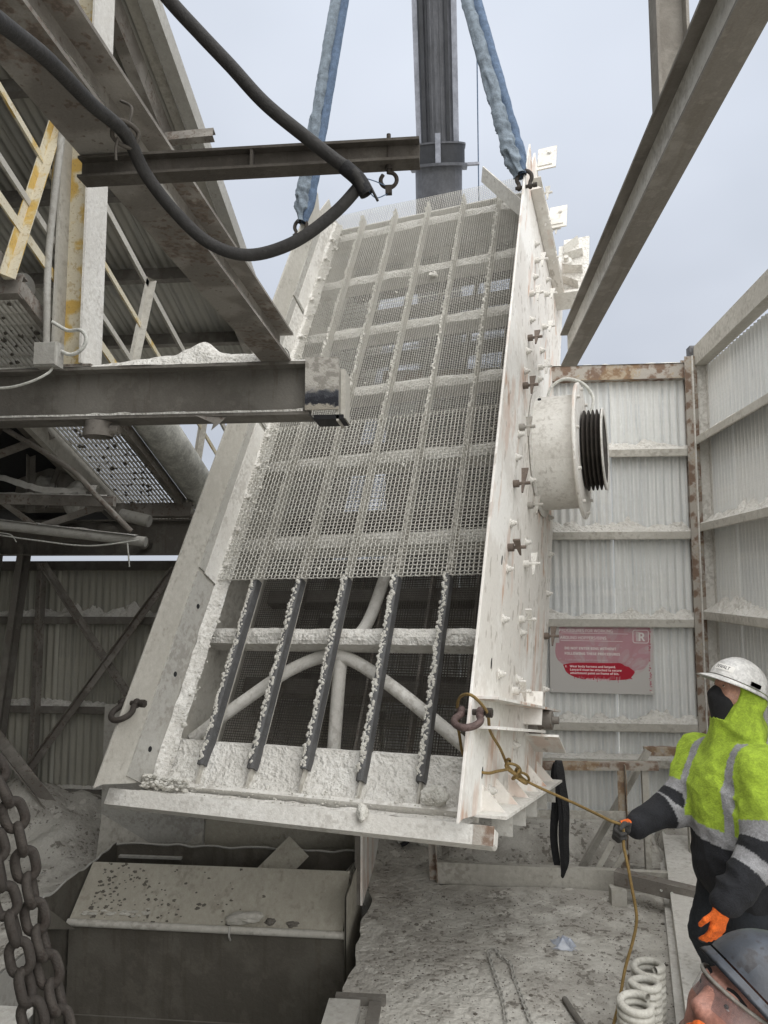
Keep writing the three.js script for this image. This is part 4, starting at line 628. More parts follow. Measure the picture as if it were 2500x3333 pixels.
// ---------------------------------------------------------------- hopper below the screen
{
  const h = thing('hopper', 'dark dusty steel hopper set in the floor pit', 'hopper', [0, 0, 0]);
  const X0 = -2.5, X1 = -0.7, ZF = -4.77, ZR = -5.08, ZB = -5.47;
  part('front_wall', [box(X0 + 0.02, X1, -2.5, -0.01, ZF - 0.012, ZF)], M.hopper, h);
  part('weld_seam', box(X0 + 0.05, -1.2, -0.556, -0.55, ZF - 0.001, ZF + 0.004), M.steelDark, h);
  const apron = part('apron', orient(prism(PB_(X1 - X0 - 0.03, 0.012), 0.395, 0), V((X0 + X1) / 2, 0.005, ZF - 0.01), V((X0 + X1) / 2, 0.25, ZR)), M.hopperTop, h, 'sloping apron spotted with damp marks');
  part('edge_pipe', cyl(V(X0 + 0.02, 0.005, ZF + 0.015), V(X1, 0.0, ZF + 0.015), 0.022, 16), M.steelPale, h);
  part('pipe_clip', tube([V(-1.42, -0.06, ZF + 0.01), V(-1.42, -0.02, ZF + 0.04), V(-1.42, 0.03, ZF + 0.03)], 0.007, 8, 6), M.dustGrey, h);
  const wallGeo = (x, z0, z1, seed) => heap(40, 2, (a, b) => { const z = z0 + (z1 - z0) * a; return V(x, b === 0 ? -2.5 : b < 0.9 ? 0.0 : 0.25 + 0.012 * noise3(z * 12, seed, 1, 5), z); });
  part('side_wall', [wallGeo(X0, -4.45, ZB, 1), wallGeo(X0 - 0.012, -4.45, ZB, 1)], M.hopper, h, 'left side wall with a curled rim'); part('side_wall', [wallGeo(X1 + 0.002, -4.72, ZB, 2), wallGeo(X1 + 0.014, -4.72, ZB, 2)], M.hopperTop, h);
  part('corner_brace', raw([X0 + 0.003, 0.24, -4.46, X0 + 0.003, 0.0, -4.7, X0 + 0.09, -0.02, -4.72, X0 + 0.003, 0.24, -4.46, X0 + 0.09, -0.02, -4.72, X0 + 0.02, 0.1, -4.44]), M.hopper, h);
  part('rear_wall', [heap(60, 2, (a, b) => V(X0 + (X1 - X0) * a, b === 0 ? -0.6 : b < 0.9 ? -0.1 : 0.25 + 0.01 * noise3(a * 20, 3, 1, 5), ZB))], M.hopper, h);
  part('rear_lip', box(X0 + 0.03, X0 + 0.5, 0.16, 0.175, ZB, ZB + 0.03), M.dustGrey, h);
  part('ragged_rim', [tube(Array.from({ length: 20 }, (_, i) => V(X0 - 0.006, 0.25 + 0.012 * noise3((-4.45 - i * 0.053) * 12, 1, 1, 5), -4.45 - i * 0.053)), 0.008, 60, 6), tube(Array.from({ length: 20 }, (_, i) => V(X0 + i * 0.0945, 0.252 + 0.01 * noise3(i, 3, 1, 5), ZB)), 0.007, 60, 6)], M.dustGrey, h);
  part('loose_sheet', orient(prism(PB_(0.2, 0.008), 0.36, 0), V(-1.35, 0.1, -5.2), V(-1.1, 0.32, -5.42), V(0, 0.6, 1)), M.hopperTop, h, 'bent sheet standing inside the hopper');
  part('dust_fill', heap(30, 12, (a, b) => V(-1.2 + 0.48 * a, -0.1 + 0.3 * a * a + 0.04 * fbm3(a * 6, b * 6, 1, 3, 3), -5.1 - 0.36 * b)), M.bank, h);
  part('inner_floor', box(X0, X1, -0.3, -0.28, ZB, ZF - 0.02), M.hopper, h);
  const r = rng(3), gs = []; for (let i = 0; i < 46; i++) { const t = 0.03 + 0.16 * r() * r(), x = X0 + 0.1 + 0.42 * r(); gs.push(lump(V(x, 0.02 + 0.6 * t * 0.25 / 0.4 + 0.005, ZF - 0.02 - t * 0.31 / 0.4), 0.008 + 0.02 * r(), i, 1, [1.3, 0.35, 1], 0.5)); }
  stuffPart('flakes', gs, M.steelPale, h);
  const dr = rng(29), ds = []; for (let i = 0; i < 150; i++) { const t = dr(), x = X0 + 0.12 + 1.2 * dr() * dr(); const k = 0.004 + 0.012 * dr() * dr(); const c = V(x, 0.005 + 0.245 * t + 0.0095, ZF - 0.01 - 0.3 * t); const g = new THREE.CircleGeometry(k, 11), gp = g.attributes.position; for (let q = 1; q < gp.count; q++) { const w = 1 + 0.5 * noise3(gp.getX(q) * 300 + i, gp.getY(q) * 300, i, 5); gp.setXY(q, gp.getX(q) * w * 1.2, gp.getY(q) * w * 0.85); } g.rotateX(-Math.PI / 2 + 0.675); ds.push(clean(g.translate(c.x, c.y, c.z))); }
  stuffPart('damp_marks', ds, M.damp, apron);
  [[-1.35, 0.055, 0.07, [1.6, 0.5, 0.8]], [-1.18, 0.035, 0.035, [1, 0.7, 1]], [-1.04, 0.025, 0.035, [1.3, 0.5, 0.8]]].forEach(([x, y, s, q], i) => solo('stone_slab', lump(V(x, y, ZF - 0.04), s, i + 50, 2, q, 0.5), i ? M.stoneDark : M.steelPale, ['largest flat stone lying on the hopper apron edge', 'small stone cluster on the hopper apron, middle of three', 'dark flat stone on the hopper apron nearest the right wall'][i], 'stone', 'stones on the hopper apron'));
  // tall chute box behind the hopper
  const k = thing('chute', 'tall plate chute box behind the hopper under the screen', 'chute', [0, 0, 0]);
  part('front_plate', box(-2.78, -1.95, 0.0, 1.2, -5.8, -5.785), M.dustGrey, k); part('front_plate', box(-1.95, -0.66, 0.0, 1.2, -5.83, -5.81), M.hopperTop, k, 'brown grey plate');
  part('side_plate', box(-0.66, -0.645, 0.0, 1.2, -6.3, -5.19), M.plate, k); part('inner_side_plate', box(-0.7, -0.66, 0.0, 1.2, -5.81, -5.2), M.steelDark, k);
  part('fold', [raw([-2.77, 0.36, -5.78, -2.2, 0.06, -5.78, -2.77, 0.02, -5.7]), raw([-2.2, 0.06, -5.78, -1.96, 0.26, -5.78, -1.96, 0.04, -5.76])], M.steelPale, k);
}

// ---------------------------------------------------------------- floor odds and ends
solo('kerb', beam(V(-0.16, 0.055, -5.66), V(1.66, 0.055, -5.6), PC_(0.15, 0.05, 0.008), V(0, 1, 0), 0.001), M.steelPale, 'low steel kerb channel along the trench edge', 'kerb');
solo('kerb_post', beam(V(-0.15, 0.0, -5.68), V(-0.17, 0.46, -5.7), PL_(0.06, 0.06, 0.007), V(0, 0, 1)), M.rust, 'short angle post at the left end of the kerb', 'post');
{
  const t = thing('guard_rail', 'rusty angle guard rail standing behind the kerb', 'railing', [0, 0, -5.72]);
  part('top_rail', beam(V(0.42, 0.83, 0), V(1.45, 0.85, 0), PL_(0.05, -0.05, 0.006), V(0, 1, 0)), M.rust, t); part('mid_rail', beam(V(0.3, 0.47, 0), V(1.24, 0.48, 0), PB_(0.012, 0.06), V(0, 1, 0)), M.steelPale, t);
  part('post', beam(V(1.22, -0.05, -0.01), V(1.21, 0.84, -0.01), PL_(0.055, 0.055, 0.006), V(0, 0, 1)), M.rust, t); part('post', beam(V(1.37, -0.05, -0.05), V(1.36, 0.82, -0.05), PB_(0.045, 0.045), V(0, 0, 1)), M.steelPale, t);
  part('brace', beam(V(1.1, 0.3, 0.03), V(0.93, 0.0, 0.03), PB_(0.04, 0.012), V(0, 0, 1)), M.steelPale, t);
  part('brace', beam(V(1.2, 0.25, 0.03), V(1.04, 0.0, 0.03), PB_(0.04, 0.012), V(0, 0, 1)), M.steelPale, t);
  const s = thing('stair_frame', 'grey slanting stair rail frame behind the guard rail', 'railing', [0, 0, -6.0]);
  part('top_rail', beam(V(1.42, 0.9, 0), V(1.95, 0.91, 0), PL_(0.05, -0.06, 0.007), V(0, 1, 0)), M.rust, s); part('slant_rail', beam(V(1.42, 0.9, 0), V(0.86, -0.05, 0), PL_(0.06, 0.05, 0.007), V(0, 0, 1)), M.steelPale, s);
  part('post', beam(V(1.75, 0.0, 0.0), V(1.74, 0.9, 0), PB_(0.05, 0.05), V(0, 0, 1)), M.steelPale, s);
}
{
  const b = thing('web_sling', 'worn black belt loop hanging over the guard rail', 'belt', [0.72, 0, -5.64]); // flat loop over the rail
  const strap = (w, x0, x1, zf, zb, top, bot, tw) => smooth(heap(80, 4, (a, c) => { const t = a * 2 * Math.PI, y = (top + bot) / 2 + (top - bot) / 2 * Math.cos(t), k = (1 - Math.cos(t)) / 2, s = Math.sin(t); return V(x0 + (s > 0 ? x1 : -x1) * Math.abs(s) * (0.3 + k) + w * (c - 0.5) * (1 - 0.5 * tw * k) * (1 - 0.55 * ss(0.86, 1, k)) * (1 - 0.3 * ss(0.1, 0, k)) + 0.006 * Math.sin(y * 14), y, (s > 0 ? zf : zb) * Math.pow(Math.abs(s), 0.6) + tw * 0.02 * (c - 0.5) * k); }));
  part('strap', strap(0.066, 0, 0.028, 0.03, -0.06, 0.86, 0.06, 0.5), M.black, b);
  part('strap', strap(0.06, 0.012, 0.04, 0.045, -0.075, 0.875, 0.1, 1), mat(T.cloth, 0.3, { color: lin(0.035, 0.035, 0.037), bs: 0.004 }), b);
}
// edging steel on the right, loose members
{
  const e = thing('floor_edging', 'pale steel edging strips along the right floor edge', 'edging', [0, 0, 0]);
  part('strip', beam(V(1.66, 0.02, -6.5), V(0.93, 0.02, -3.3), PB_(0.07, 0.03), V(0, 1, 0), 0.002), M.dust, e); part('strip', beam(V(1.76, 0.055, -6.5), V(1.04, 0.055, -3.3), PL_(-0.1, 0.02, 0.09), V(0, 1, 0)), M.dust, e);
  part('strip', beam(V(1.9, 0.04, -6.5), V(1.16, 0.04, -3.3), PL_(-0.07, 0.05, 0.008), V(0, 1, 0)), M.steelPale, e);
}
{
  const a = thing('angle_iron', 'punched angle iron lying across the edging strips beside the worker', 'angle iron', [1.05, 0.2, -5.41]);
  part('angle', beam(V(0, 0, 0), V(0.75, -0.02, 0.42), [[0, 0], [-0.09, 0], [-0.09, -0.006], [-0.006, -0.006], [-0.006, -0.09], [0, -0.09]].map(([x, y]) => [-x - 0.0, y]), V(0, 1, 0), 0), M.steel, a);
  for (const t of [0.36, 0.44]) { const p = V(0, 0, 0).lerp(V(0.75, -0.02, 0.42), t); part('bolt_hole', cyl(V(p.x - 0.002, p.y - 0.045, p.z + 0.004), V(p.x + 0.002, p.y - 0.045, p.z + 0.012), 0.008, 8), M.pale, a); }
  solo('support_block', box(1.02, 1.12, 0.0, 0.105, -5.44, -5.34), M.steelPale, 'small block propping the end of the punched angle iron', 'block');
}
// coil springs
{
  function coil(seed) { const pts = []; const n = 8.2, H = 0.3; for (let i = 0; i <= n * 14; i++) { const a = i / 14 * 2 * Math.PI, t = i / (n * 14); pts.push(V(0.066 * Math.cos(a + seed), 0.017 + (H - 0.034) * t, 0.066 * Math.sin(a + seed))); } return tube(pts, 0.0172, 220, 10); }
  [[0.93, -4.0, 0.4, 'coil spring farthest back in the row of three'], [0.87, -3.84, 2.0, 'middle coil spring in the row of three'], [0.79, -3.66, 5.0, 'nearest coil spring, beside the hanging rope end']].forEach(([x, z, s, l]) => { const o = solo('coil_spring', coil(s), M.spring, 'white dusted ' + l, 'spring', 'coil springs standing on the floor'); o.position.set(x, gh(x, z), z); });
}
// chains
function chain(pts, pitch, r, name, label, m, group) {
  const t = thing(name, label, 'chain', [0, 0, 0], group), cv = new THREE.CatmullRomCurve3(pts), n = Math.floor(cv.getLength() / pitch);
  const L = pitch * 0.5, wdt = pitch * 0.36, path = []; for (let i = 0; i < 16; i++) { const a = i / 16 * 2 * Math.PI; path.push(V(wdt * Math.sin(a), 0, Math.sign(Math.cos(a)) * (L * 0.42) + wdt * Math.cos(a) * 0.95)); }
  const g = metricUV(tube(path, r, 32, 8, true), 0.25);
  for (let i = 0; i < n; i++) { const u = (i + 0.5) / n, p = cv.getPointAt(u), d = cv.getTangentAt(u); const o = new THREE.Mesh(g, m); o.name = 'link'; o.position.copy(p); const x = V(0, 1, 0).cross(d).normalize(), y = d.clone().cross(x); o.quaternion.setFromRotationMatrix(new THREE.Matrix4().makeBasis(x, y, d)).multiply(new THREE.Quaternion().setFromAxisAngle(V(0, 0, 1), (i % 2 ? 1 : -1) * 0.72 + (group ? 0.2 : 0))); o.castShadow = o.receiveShadow = true; t.add(o); }
  return t;
}
const onG = (x, z, e = 0.012) => V(x, gh(x, z) + e, z);
chain([onG(0.21, -4.66), onG(0.175, -4.64), onG(0.18, -4.5), onG(0.2, -4.3), onG(0.22, -4.1), onG(0.225, -3.9), onG(0.23, -3.6)], 0.03, 0.0035, 'chain', 'thin chain lying on the floor, its left strand', M.dustGrey);
chain([onG(0.21, -4.66), onG(0.235, -4.58), onG(0.285, -4.5), onG(0.295, -4.35), onG(0.32, -4.15), onG(0.345, -3.93), onG(0.37, -3.6)], 0.03, 0.0035, 'chain', 'thin chain lying on the floor, its right strand', M.dustGrey);
chain([V(-1.13, 1.75, -1.6), V(-1.02, 1.6, -1.6), V(-0.985, 1.49, -1.6), V(-0.95, 1.39, -1.6), V(-0.905, 1.28, -1.58), V(-0.85, 1.17, -1.56), V(-0.76, 1.02, -1.52)], 0.056, 0.0108, 'chain', 'heavy dark chain hanging in the near left corner, front strand', M.iron, 'heavy chain strands');
chain([V(-1.1, 1.8, -1.66), V(-1.0, 1.62, -1.66), V(-0.965, 1.5, -1.66), V(-0.93, 1.39, -1.65), V(-0.875, 1.27, -1.63), V(-0.82, 1.15, -1.6), V(-0.72, 1.0, -1.56)], 0.056, 0.0108, 'chain', 'heavy dark chain hanging in the near left corner, rear strand', M.iron, 'heavy chain strands');
{
  const b = thing('steel_bracket', 'dusty bolted steel bracket in the bottom left corner', 'bracket', [-1.35, 0, -2.2]);
  part('shelf_plate', box(-0.35, 0.05, 0.84, 0.86, -0.1, 0.15), M.dustGrey, b); part('web_plate', box(-0.35, 0.04, 0.6, 0.84, 0.06, 0.075), M.steel, b); part('post', box(-0.35, -0.25, -2.6, 0.9, -0.2, -0.1), M.steel, b);
  part('bolt', cyl(V(-0.05, 0.86, -0.02), V(-0.05, 0.9, -0.02), 0.03, 6), M.dust, b);
}
solo('concrete_block', fuse([box(-0.66, -0.5, -0.25, 0.06, -3.95, -3.45)]), M.dustGrey, 'chipped pale block at the pit edge, bottom of view', 'block');
solo('pit_edge_plate', [box(-0.46, -0.4, -0.02, 0.03, -4.0, -3.3), box(-0.64, -0.38, -0.01, 0.035, -4.06, -4.02)], M.steelDark, 'dark steel strip beside the chipped block at pit edge', 'plate');
// glove left on the floor
{
  const z = -6.2, x = -0.36, y = gh(x, z); const g = thing('work_glove', 'grey dusty work glove dropped on the floor behind the chute', 'glove', [x, y, z]);
  part('palm', lump(V(0, 0.045, 0), 0.07, 5, 3, [1.1, 0.7, 0.8], 0.25), M.dustGrey, g); part('cuff', tube([V(0.05, 0.04, 0), V(0.16, 0.03, 0.03)], 0.05, 6, 12), M.pale, g);
  [[-0.06, 0.07, 0.02], [-0.09, 0.06, -0.02], [-0.08, 0.05, 0.05], [-0.05, 0.03, 0.07], [-0.02, 0.1, 0.0]].forEach((q, i) => part('finger', tube([V(-0.02, 0.06, 0.01 * (i - 2)), V(...q), V(q[0] - 0.045, q[1] - 0.02, q[2] + 0.01)], 0.017, 8, 8), i === 3 ? M.black : M.dustGrey, g));
}
solo('plastic_bag', smooth(heap(14, 14, (a, b) => { const x = 0.63 + 0.13 * (a - 0.5), z = -4.77 + 0.12 * (b - 0.5), k = Math.sin(Math.PI * a) * Math.sin(Math.PI * b); return V(x + 0.02 * noise3(a * 5, b * 5, 1, 3), gh(x, z) + 0.006 + k * (0.035 + 0.03 * noise3(a * 7, b * 7, 2, 5)), z + 0.02 * noise3(a * 5, b * 5, 4, 3)); })), M.film, 'crumpled clear plastic bag on the floor', 'bag');
solo('steel_rod', tube([onG(0.54, -4.16, 0.014), onG(0.58, -4.0, 0.016), onG(0.63, -3.8, 0.016)], 0.016, 12, 8), M.steelDark, 'short dark rod lying on the floor near the springs', 'rod');
// sign
{
  const w = 0.86, h = 0.575, c = document.createElement('canvas'); c.width = 1290; c.height = 862; const x = c.getContext('2d'), r = rng(9);
  x.fillStyle = '#b9b6b2'; x.fillRect(0, 0, 1290, 862);
  const blot = (n, f) => { for (let i = 0; i < n; i++) f(r(), r(), r()); };
  x.fillStyle = 'rgba(168,104,114,0.62)'; x.beginPath(); x.moveTo(130, 25); x.lineTo(1255, 25); x.lineTo(1248, 420); x.bezierCurveTo(1200, 520, 1180, 560, 1080, 560); x.lineTo(900, 640); x.lineTo(380, 560); x.bezierCurveTo(200, 540, 60, 500, 70, 330); x.bezierCurveTo(80, 200, 100, 100, 130, 25); x.fill();
  blot(60, (a, b, s) => { x.fillStyle = `rgba(${170 + 20 * s},${110 + 40 * s},${120 + 40 * s},0.16)`; x.beginPath(); x.ellipse(80 + 1150 * a, 30 + 560 * b, 30 + 120 * s, 15 + 60 * s, a * 3, 0, 7); x.fill(); });
  blot(70, (a, b, s) => { x.fillStyle = 'rgba(186,184,180,0.24)'; x.beginPath(); x.ellipse(1290 * a, 862 * b, 20 + 90 * s, 8 + 40 * s, a * 3, 0, 7); x.fill(); });
  x.fillStyle = 'rgba(165,95,105,0.7)'; x.fillRect(160, 20, 1080, 9); for (let i = 0; i < 60; i++) x.fillRect(1225 + 20 * r(), 30 + 780 * r(), 6 + 14 * r(), 4 + 24 * r());
  const tx = (s, px, py, f, col) => { x.font = f; x.fillStyle = col; x.fillText(s, px, py); };
  tx('PROCEDURES FOR WORKING', 118, 100, '52px sans-serif', '#e6e2df'); x.fillRect(140, 112, 840, 4); tx('AROUND HOPPERS/BINS', 132, 190, '52px sans-serif', '#e6e2df'); x.fillRect(140, 206, 770, 4);
  x.fillStyle = 'rgba(185,182,178,0.93)'; x.fillRect(60, 40, 62, 200); 
  tx('DO NOT ENTER BINS WITHOUT', 185, 320, 'bold 44px sans-serif', '#dedad6'); tx('FOLLOWING THESE PROCEDURES', 185, 386, 'bold 44px sans-serif', '#dedad6');
  tx('1. Lock out and tag out all moving parts.', 190, 458, 'bold 28px sans-serif', 'rgba(205,200,196,0.45)');
  x.fillStyle = '#a5132c'; x.beginPath(); x.moveTo(165, 515); x.bezierCurveTo(300, 465, 560, 492, 860, 478); x.bezierCurveTo(930, 485, 905, 520, 985, 522); x.bezierCurveTo(1010, 560, 1070, 570, 1048, 602); x.bezierCurveTo(1020, 650, 1010, 640, 1005, 668); x.bezierCurveTo(930, 700, 640, 700, 420, 690); x.bezierCurveTo(300, 670, 230, 640, 195, 590); x.closePath(); x.fill();
  for (let i = 0; i < 70; i++) { x.fillStyle = `rgba(165,19,44,${0.25 + 0.6 * r()})`; x.fillRect(300 + 720 * r(), 660, 3 + 9 * r(), 10 + 70 * r() * r()); }
  for (let i = 0; i < 26; i++) { x.fillStyle = 'rgba(185,180,178,0.8)'; x.fillRect(300 + 720 * r(), 640 + 30 * r(), 2 + 4 * r(), 20 + 50 * r()); }
  tx('2.', 190, 544, 'bold 34px sans-serif', '#f0e7e4'); tx('Wear body harness and lanyard.', 250, 544, 'bold 37px sans-serif', '#f3ecea'); tx('Lanyard must be attached to secure', 250, 586, 'bold 37px sans-serif', '#f3ecea'); tx('attachment point on frame of bin.', 252, 628, 'bold 37px sans-serif', '#f3ecea'); tx('must be present', 448, 700, 'bold 37px sans-serif', '#d9c8c8');
  x.strokeStyle = '#d6d2cf'; x.lineWidth = 8; x.beginPath(); x.roundRect(1040, 62, 190, 160, 26); x.stroke(); x.fillStyle = 'rgba(205,200,197,0.75)'; x.fillRect(1078, 82, 40, 120); tx('R', 1095, 200, 'bold 150px sans-serif', '#d6d2cf');
  x.strokeStyle = 'rgba(150,110,112,0.6)'; x.lineWidth = 4; for (let i = 0; i < 7; i++) { x.beginPath(); x.moveTo(1082, 90 + 17 * i); x.lineTo(1114, 84 + 17 * i); x.stroke(); }
  blot(120, (a, b, s) => { x.fillStyle = `rgba(190,187,182,${0.15 + 0.3 * s})`; x.fillRect(1290 * a, 862 * b, 4 + 22 * s, 2 + 6 * s); });
  const t = new THREE.CanvasTexture(c); t.colorSpace = THREE.SRGBColorSpace;
  const s = thing('safety_sign', 'faded red safety sign about hoppers and bins on corrugated wall', 'sign', [0.785, 1.235, -6.545]);
  const pg = box(0, w, 0, h, 0, 0.006), p = pg.attributes.position, uv = new Float32Array(p.count * 2); for (let i = 0; i < p.count; i++) { uv[i * 2] = p.getX(i) / w; uv[i * 2 + 1] = p.getY(i) / h; } pg.setAttribute('uv', new THREE.BufferAttribute(uv, 2));
  part('panel', pg, new THREE.MeshStandardMaterial({ map: t, roughness: 0.75, bumpMap: T.bump, bumpScale: 0.0006 }), s); s.rotation.z = -0.012;
  for (const [a, b] of [[0.02, 0.02], [0.84, 0.02], [0.02, 0.555], [0.84, 0.555]]) part('screw', cyl(V(a, b, 0.006), V(a, b, 0.011), 0.008, 8), M.dust, s);
}

// ---------------------------------------------------------------- people: distance fields meshed by surface nets
function nets(f, mn, mx, cell) {
  const n = [0, 1, 2].map((k) => Math.ceil((mx[k] - mn[k]) / cell) + 2), [nx, ny, nz] = n, F_ = new Float32Array(nx * ny * nz);
  for (let k = 0; k < nz; k++) for (let j = 0; j < ny; j++) for (let i = 0; i < nx; i++) F_[(k * ny + j) * nx + i] = f(mn[0] + i * cell, mn[1] + j * cell, mn[2] + k * cell);
  const idx = new Int32Array(nx * ny * nz).fill(-1), vs = [], at = (i, j, k) => (k * ny + j) * nx + i;
  for (let k = 0; k < nz - 1; k++) for (let j = 0; j < ny - 1; j++) for (let i = 0; i < nx - 1; i++) {
    let c = 0, sx = 0, sy = 0, sz = 0; const v = []; let neg = 0;
    for (let q = 0; q < 8; q++) { const d = F_[at(i + (q & 1), j + ((q >> 1) & 1), k + (q >> 2))]; v.push(d); if (d < 0) neg++; }
    if (neg === 0 || neg === 8) continue;
    for (let a = 0; a < 8; a++) for (const bit of [1, 2, 4]) { const b = a | bit; if (b === a) continue; if ((v[a] < 0) !== (v[b] < 0)) { const t = v[a] / (v[a] - v[b]); sx += (a & 1) + t * ((b & 1) - (a & 1)); sy += ((a >> 1) & 1) + t * (((b >> 1) & 1) - ((a >> 1) & 1)); sz += (a >> 2) + t * ((b >> 2) - (a >> 2)); c++; } }
    idx[at(i, j, k)] = vs.length / 3; vs.push(mn[0] + (i + sx / c) * cell, mn[1] + (j + sy / c) * cell, mn[2] + (k + sz / c) * cell);
  }
  const tri = [];
  for (let k = 1; k < nz - 1; k++) for (let j = 1; j < ny - 1; j++) for (let i = 1; i < nx - 1; i++) {
    const d = F_[at(i, j, k)];
    const quad = (e, a, b, c2, d2) => { if ((d < 0) === (e < 0)) return; const q = [idx[a], idx[b], idx[c2], idx[d2]]; if (q.some((x) => x < 0)) return; if (d < 0) tri.push(q[0], q[1], q[2], q[0], q[2], q[3]); else tri.push(q[0], q[2], q[1], q[0], q[3], q[2]); };
    quad(F_[at(i + 1, j, k)], at(i, j - 1, k - 1), at(i, j, k - 1), at(i, j, k), at(i, j - 1, k));
    quad(F_[at(i, j + 1, k)], at(i - 1, j, k - 1), at(i - 1, j, k), at(i, j, k), at(i, j, k - 1));
    quad(F_[at(i, j, k + 1)], at(i - 1, j - 1, k), at(i, j - 1, k), at(i, j, k), at(i - 1, j, k));
  }
  const g = new THREE.BufferGeometry(); g.setAttribute('position', new THREE.Float32BufferAttribute(vs, 3)); g.setIndex(tri); g.computeVertexNormals(); return g;
}
const cap = (a, b, r1, r2 = r1) => { const dx = b.x - a.x, dy = b.y - a.y, dz = b.z - a.z, L = dx * dx + dy * dy + dz * dz || 1e-9; return (x, y, z) => { const t = Math.min(1, Math.max(0, ((x - a.x) * dx + (y - a.y) * dy + (z - a.z) * dz) / L)); return Math.hypot(x - a.x - t * dx, y - a.y - t * dy, z - a.z - t * dz) - (r1 + (r2 - r1) * t); }; };
const ell = (c, R, ax) => (x, y, z) => { const px = x - c.x, py = y - c.y, pz = z - c.z; const u = (px * ax[0].x + py * ax[0].y + pz * ax[0].z) / R[0], v = (px * ax[1].x + py * ax[1].y + pz * ax[1].z) / R[1], w = (px * ax[2].x + py * ax[2].y + pz * ax[2].z) / R[2]; const l = Math.hypot(u, v, w); return (l - 1) * Math.min(...R); };
const smin = (a, b, k) => { const h = Math.max(0, k - Math.abs(a - b)) / k; return Math.min(a, b) - h * h * k * 0.25; };
const join = (fs, k) => (x, y, z) => { let d = fs[0](x, y, z); for (let i = 1; i < fs.length; i++) d = smin(d, fs[i](x, y, z), k); return d; };
function skin(name, f, mn, mx, cell, m, parent, color, label) {
  let g = nets(f, mn, mx, cell);
  if (color) { const p = g.attributes.position, c = new Float32Array(p.count * 3); for (let i = 0; i < p.count; i++) c.set(color(p.getX(i), p.getY(i), p.getZ(i)), i * 3); g.setAttribute('color', new THREE.BufferAttribute(c, 3)); }
  return part(name, clean(g), m, parent, label);
}
const clothV = (o = {}) => { const m = mat(T.cloth, 0.35, { vertexColors: true, roughness: 0.95, bs: 0.002, ...o }); return m; };
const P = { cloth: clothV(), skin: mat(T.cloth, 0.3, { color: lin(0.42, 0.22, 0.15), roughness: 0.55, bs: 0.0004 }), helmet: mat(T.cloth, 0.5, { color: lin(0.74, 0.73, 0.7), roughness: 0.35, bs: 0.0003 }), blackCloth: mat(T.cloth, 0.3, { color: lin(0.012, 0.012, 0.014), roughness: 0.9 }), helmetDark: mat(T.steel, 0.5, { color: lin(0.2, 0.24, 0.32), roughness: 0.4, bs: 0.0003 }), eye: new THREE.MeshStandardMaterial({ color: lin(0.03, 0.02, 0.015), roughness: 0.2 }), eyeWhite: new THREE.MeshStandardMaterial({ color: lin(0.6, 0.56, 0.52), roughness: 0.3 }), lens: new THREE.MeshPhysicalMaterial({ color: lin(0.75, 0.75, 0.77), roughness: 0.08, transmission: 0.92, thickness: 0, side: THREE.DoubleSide }), skinRed: mat(T.cloth, 0.3, { color: lin(0.5, 0.25, 0.19), roughness: 0.5, bs: 0.0004 }) };
const LIME = [0.37, 0.52, 0.045], NAVY = [0.016, 0.017, 0.021], GREY = [0.33, 0.33, 0.34], ORANGE = [0.85, 0.16, 0.02], GLOVE = [0.06, 0.058, 0.056];
function headAxes(f, tilt = 0) { const hf = f.clone().normalize(); let hu = V(tilt, 1, 0).addScaledVector(hf, -hf.y - tilt * hf.x).normalize(); hu.addScaledVector(hf, -hu.dot(hf)).normalize(); const hr = hf.clone().cross(hu); return [hr, hu, hf]; }
const on = (H, ax, r, u, f) => H.clone().addScaledVector(ax[0], r).addScaledVector(ax[1], u).addScaledVector(ax[2], f);
function headField(H, ax) {
  const p = (r, u, f) => on(H, ax, r, u, f);
  return join([ell(p(0, 0.025, -0.01), [0.076, 0.1, 0.096], ax), ell(p(0, -0.045, 0.03), [0.058, 0.075, 0.062], ax), cap(p(0, 0.02, 0.083), p(0, -0.022, 0.108), 0.011, 0.016), cap(p(-0.03, 0.028, 0.08), p(0.03, 0.028, 0.08), 0.016), cap(p(-0.022, -0.06, 0.072), p(0.022, -0.06, 0.072), 0.012), cap(p(0.04, -0.02, 0.062), p(0.05, -0.03, 0.03), 0.022), cap(p(-0.04, -0.02, 0.062), p(-0.05, -0.03, 0.03), 0.022)], 0.03);
}
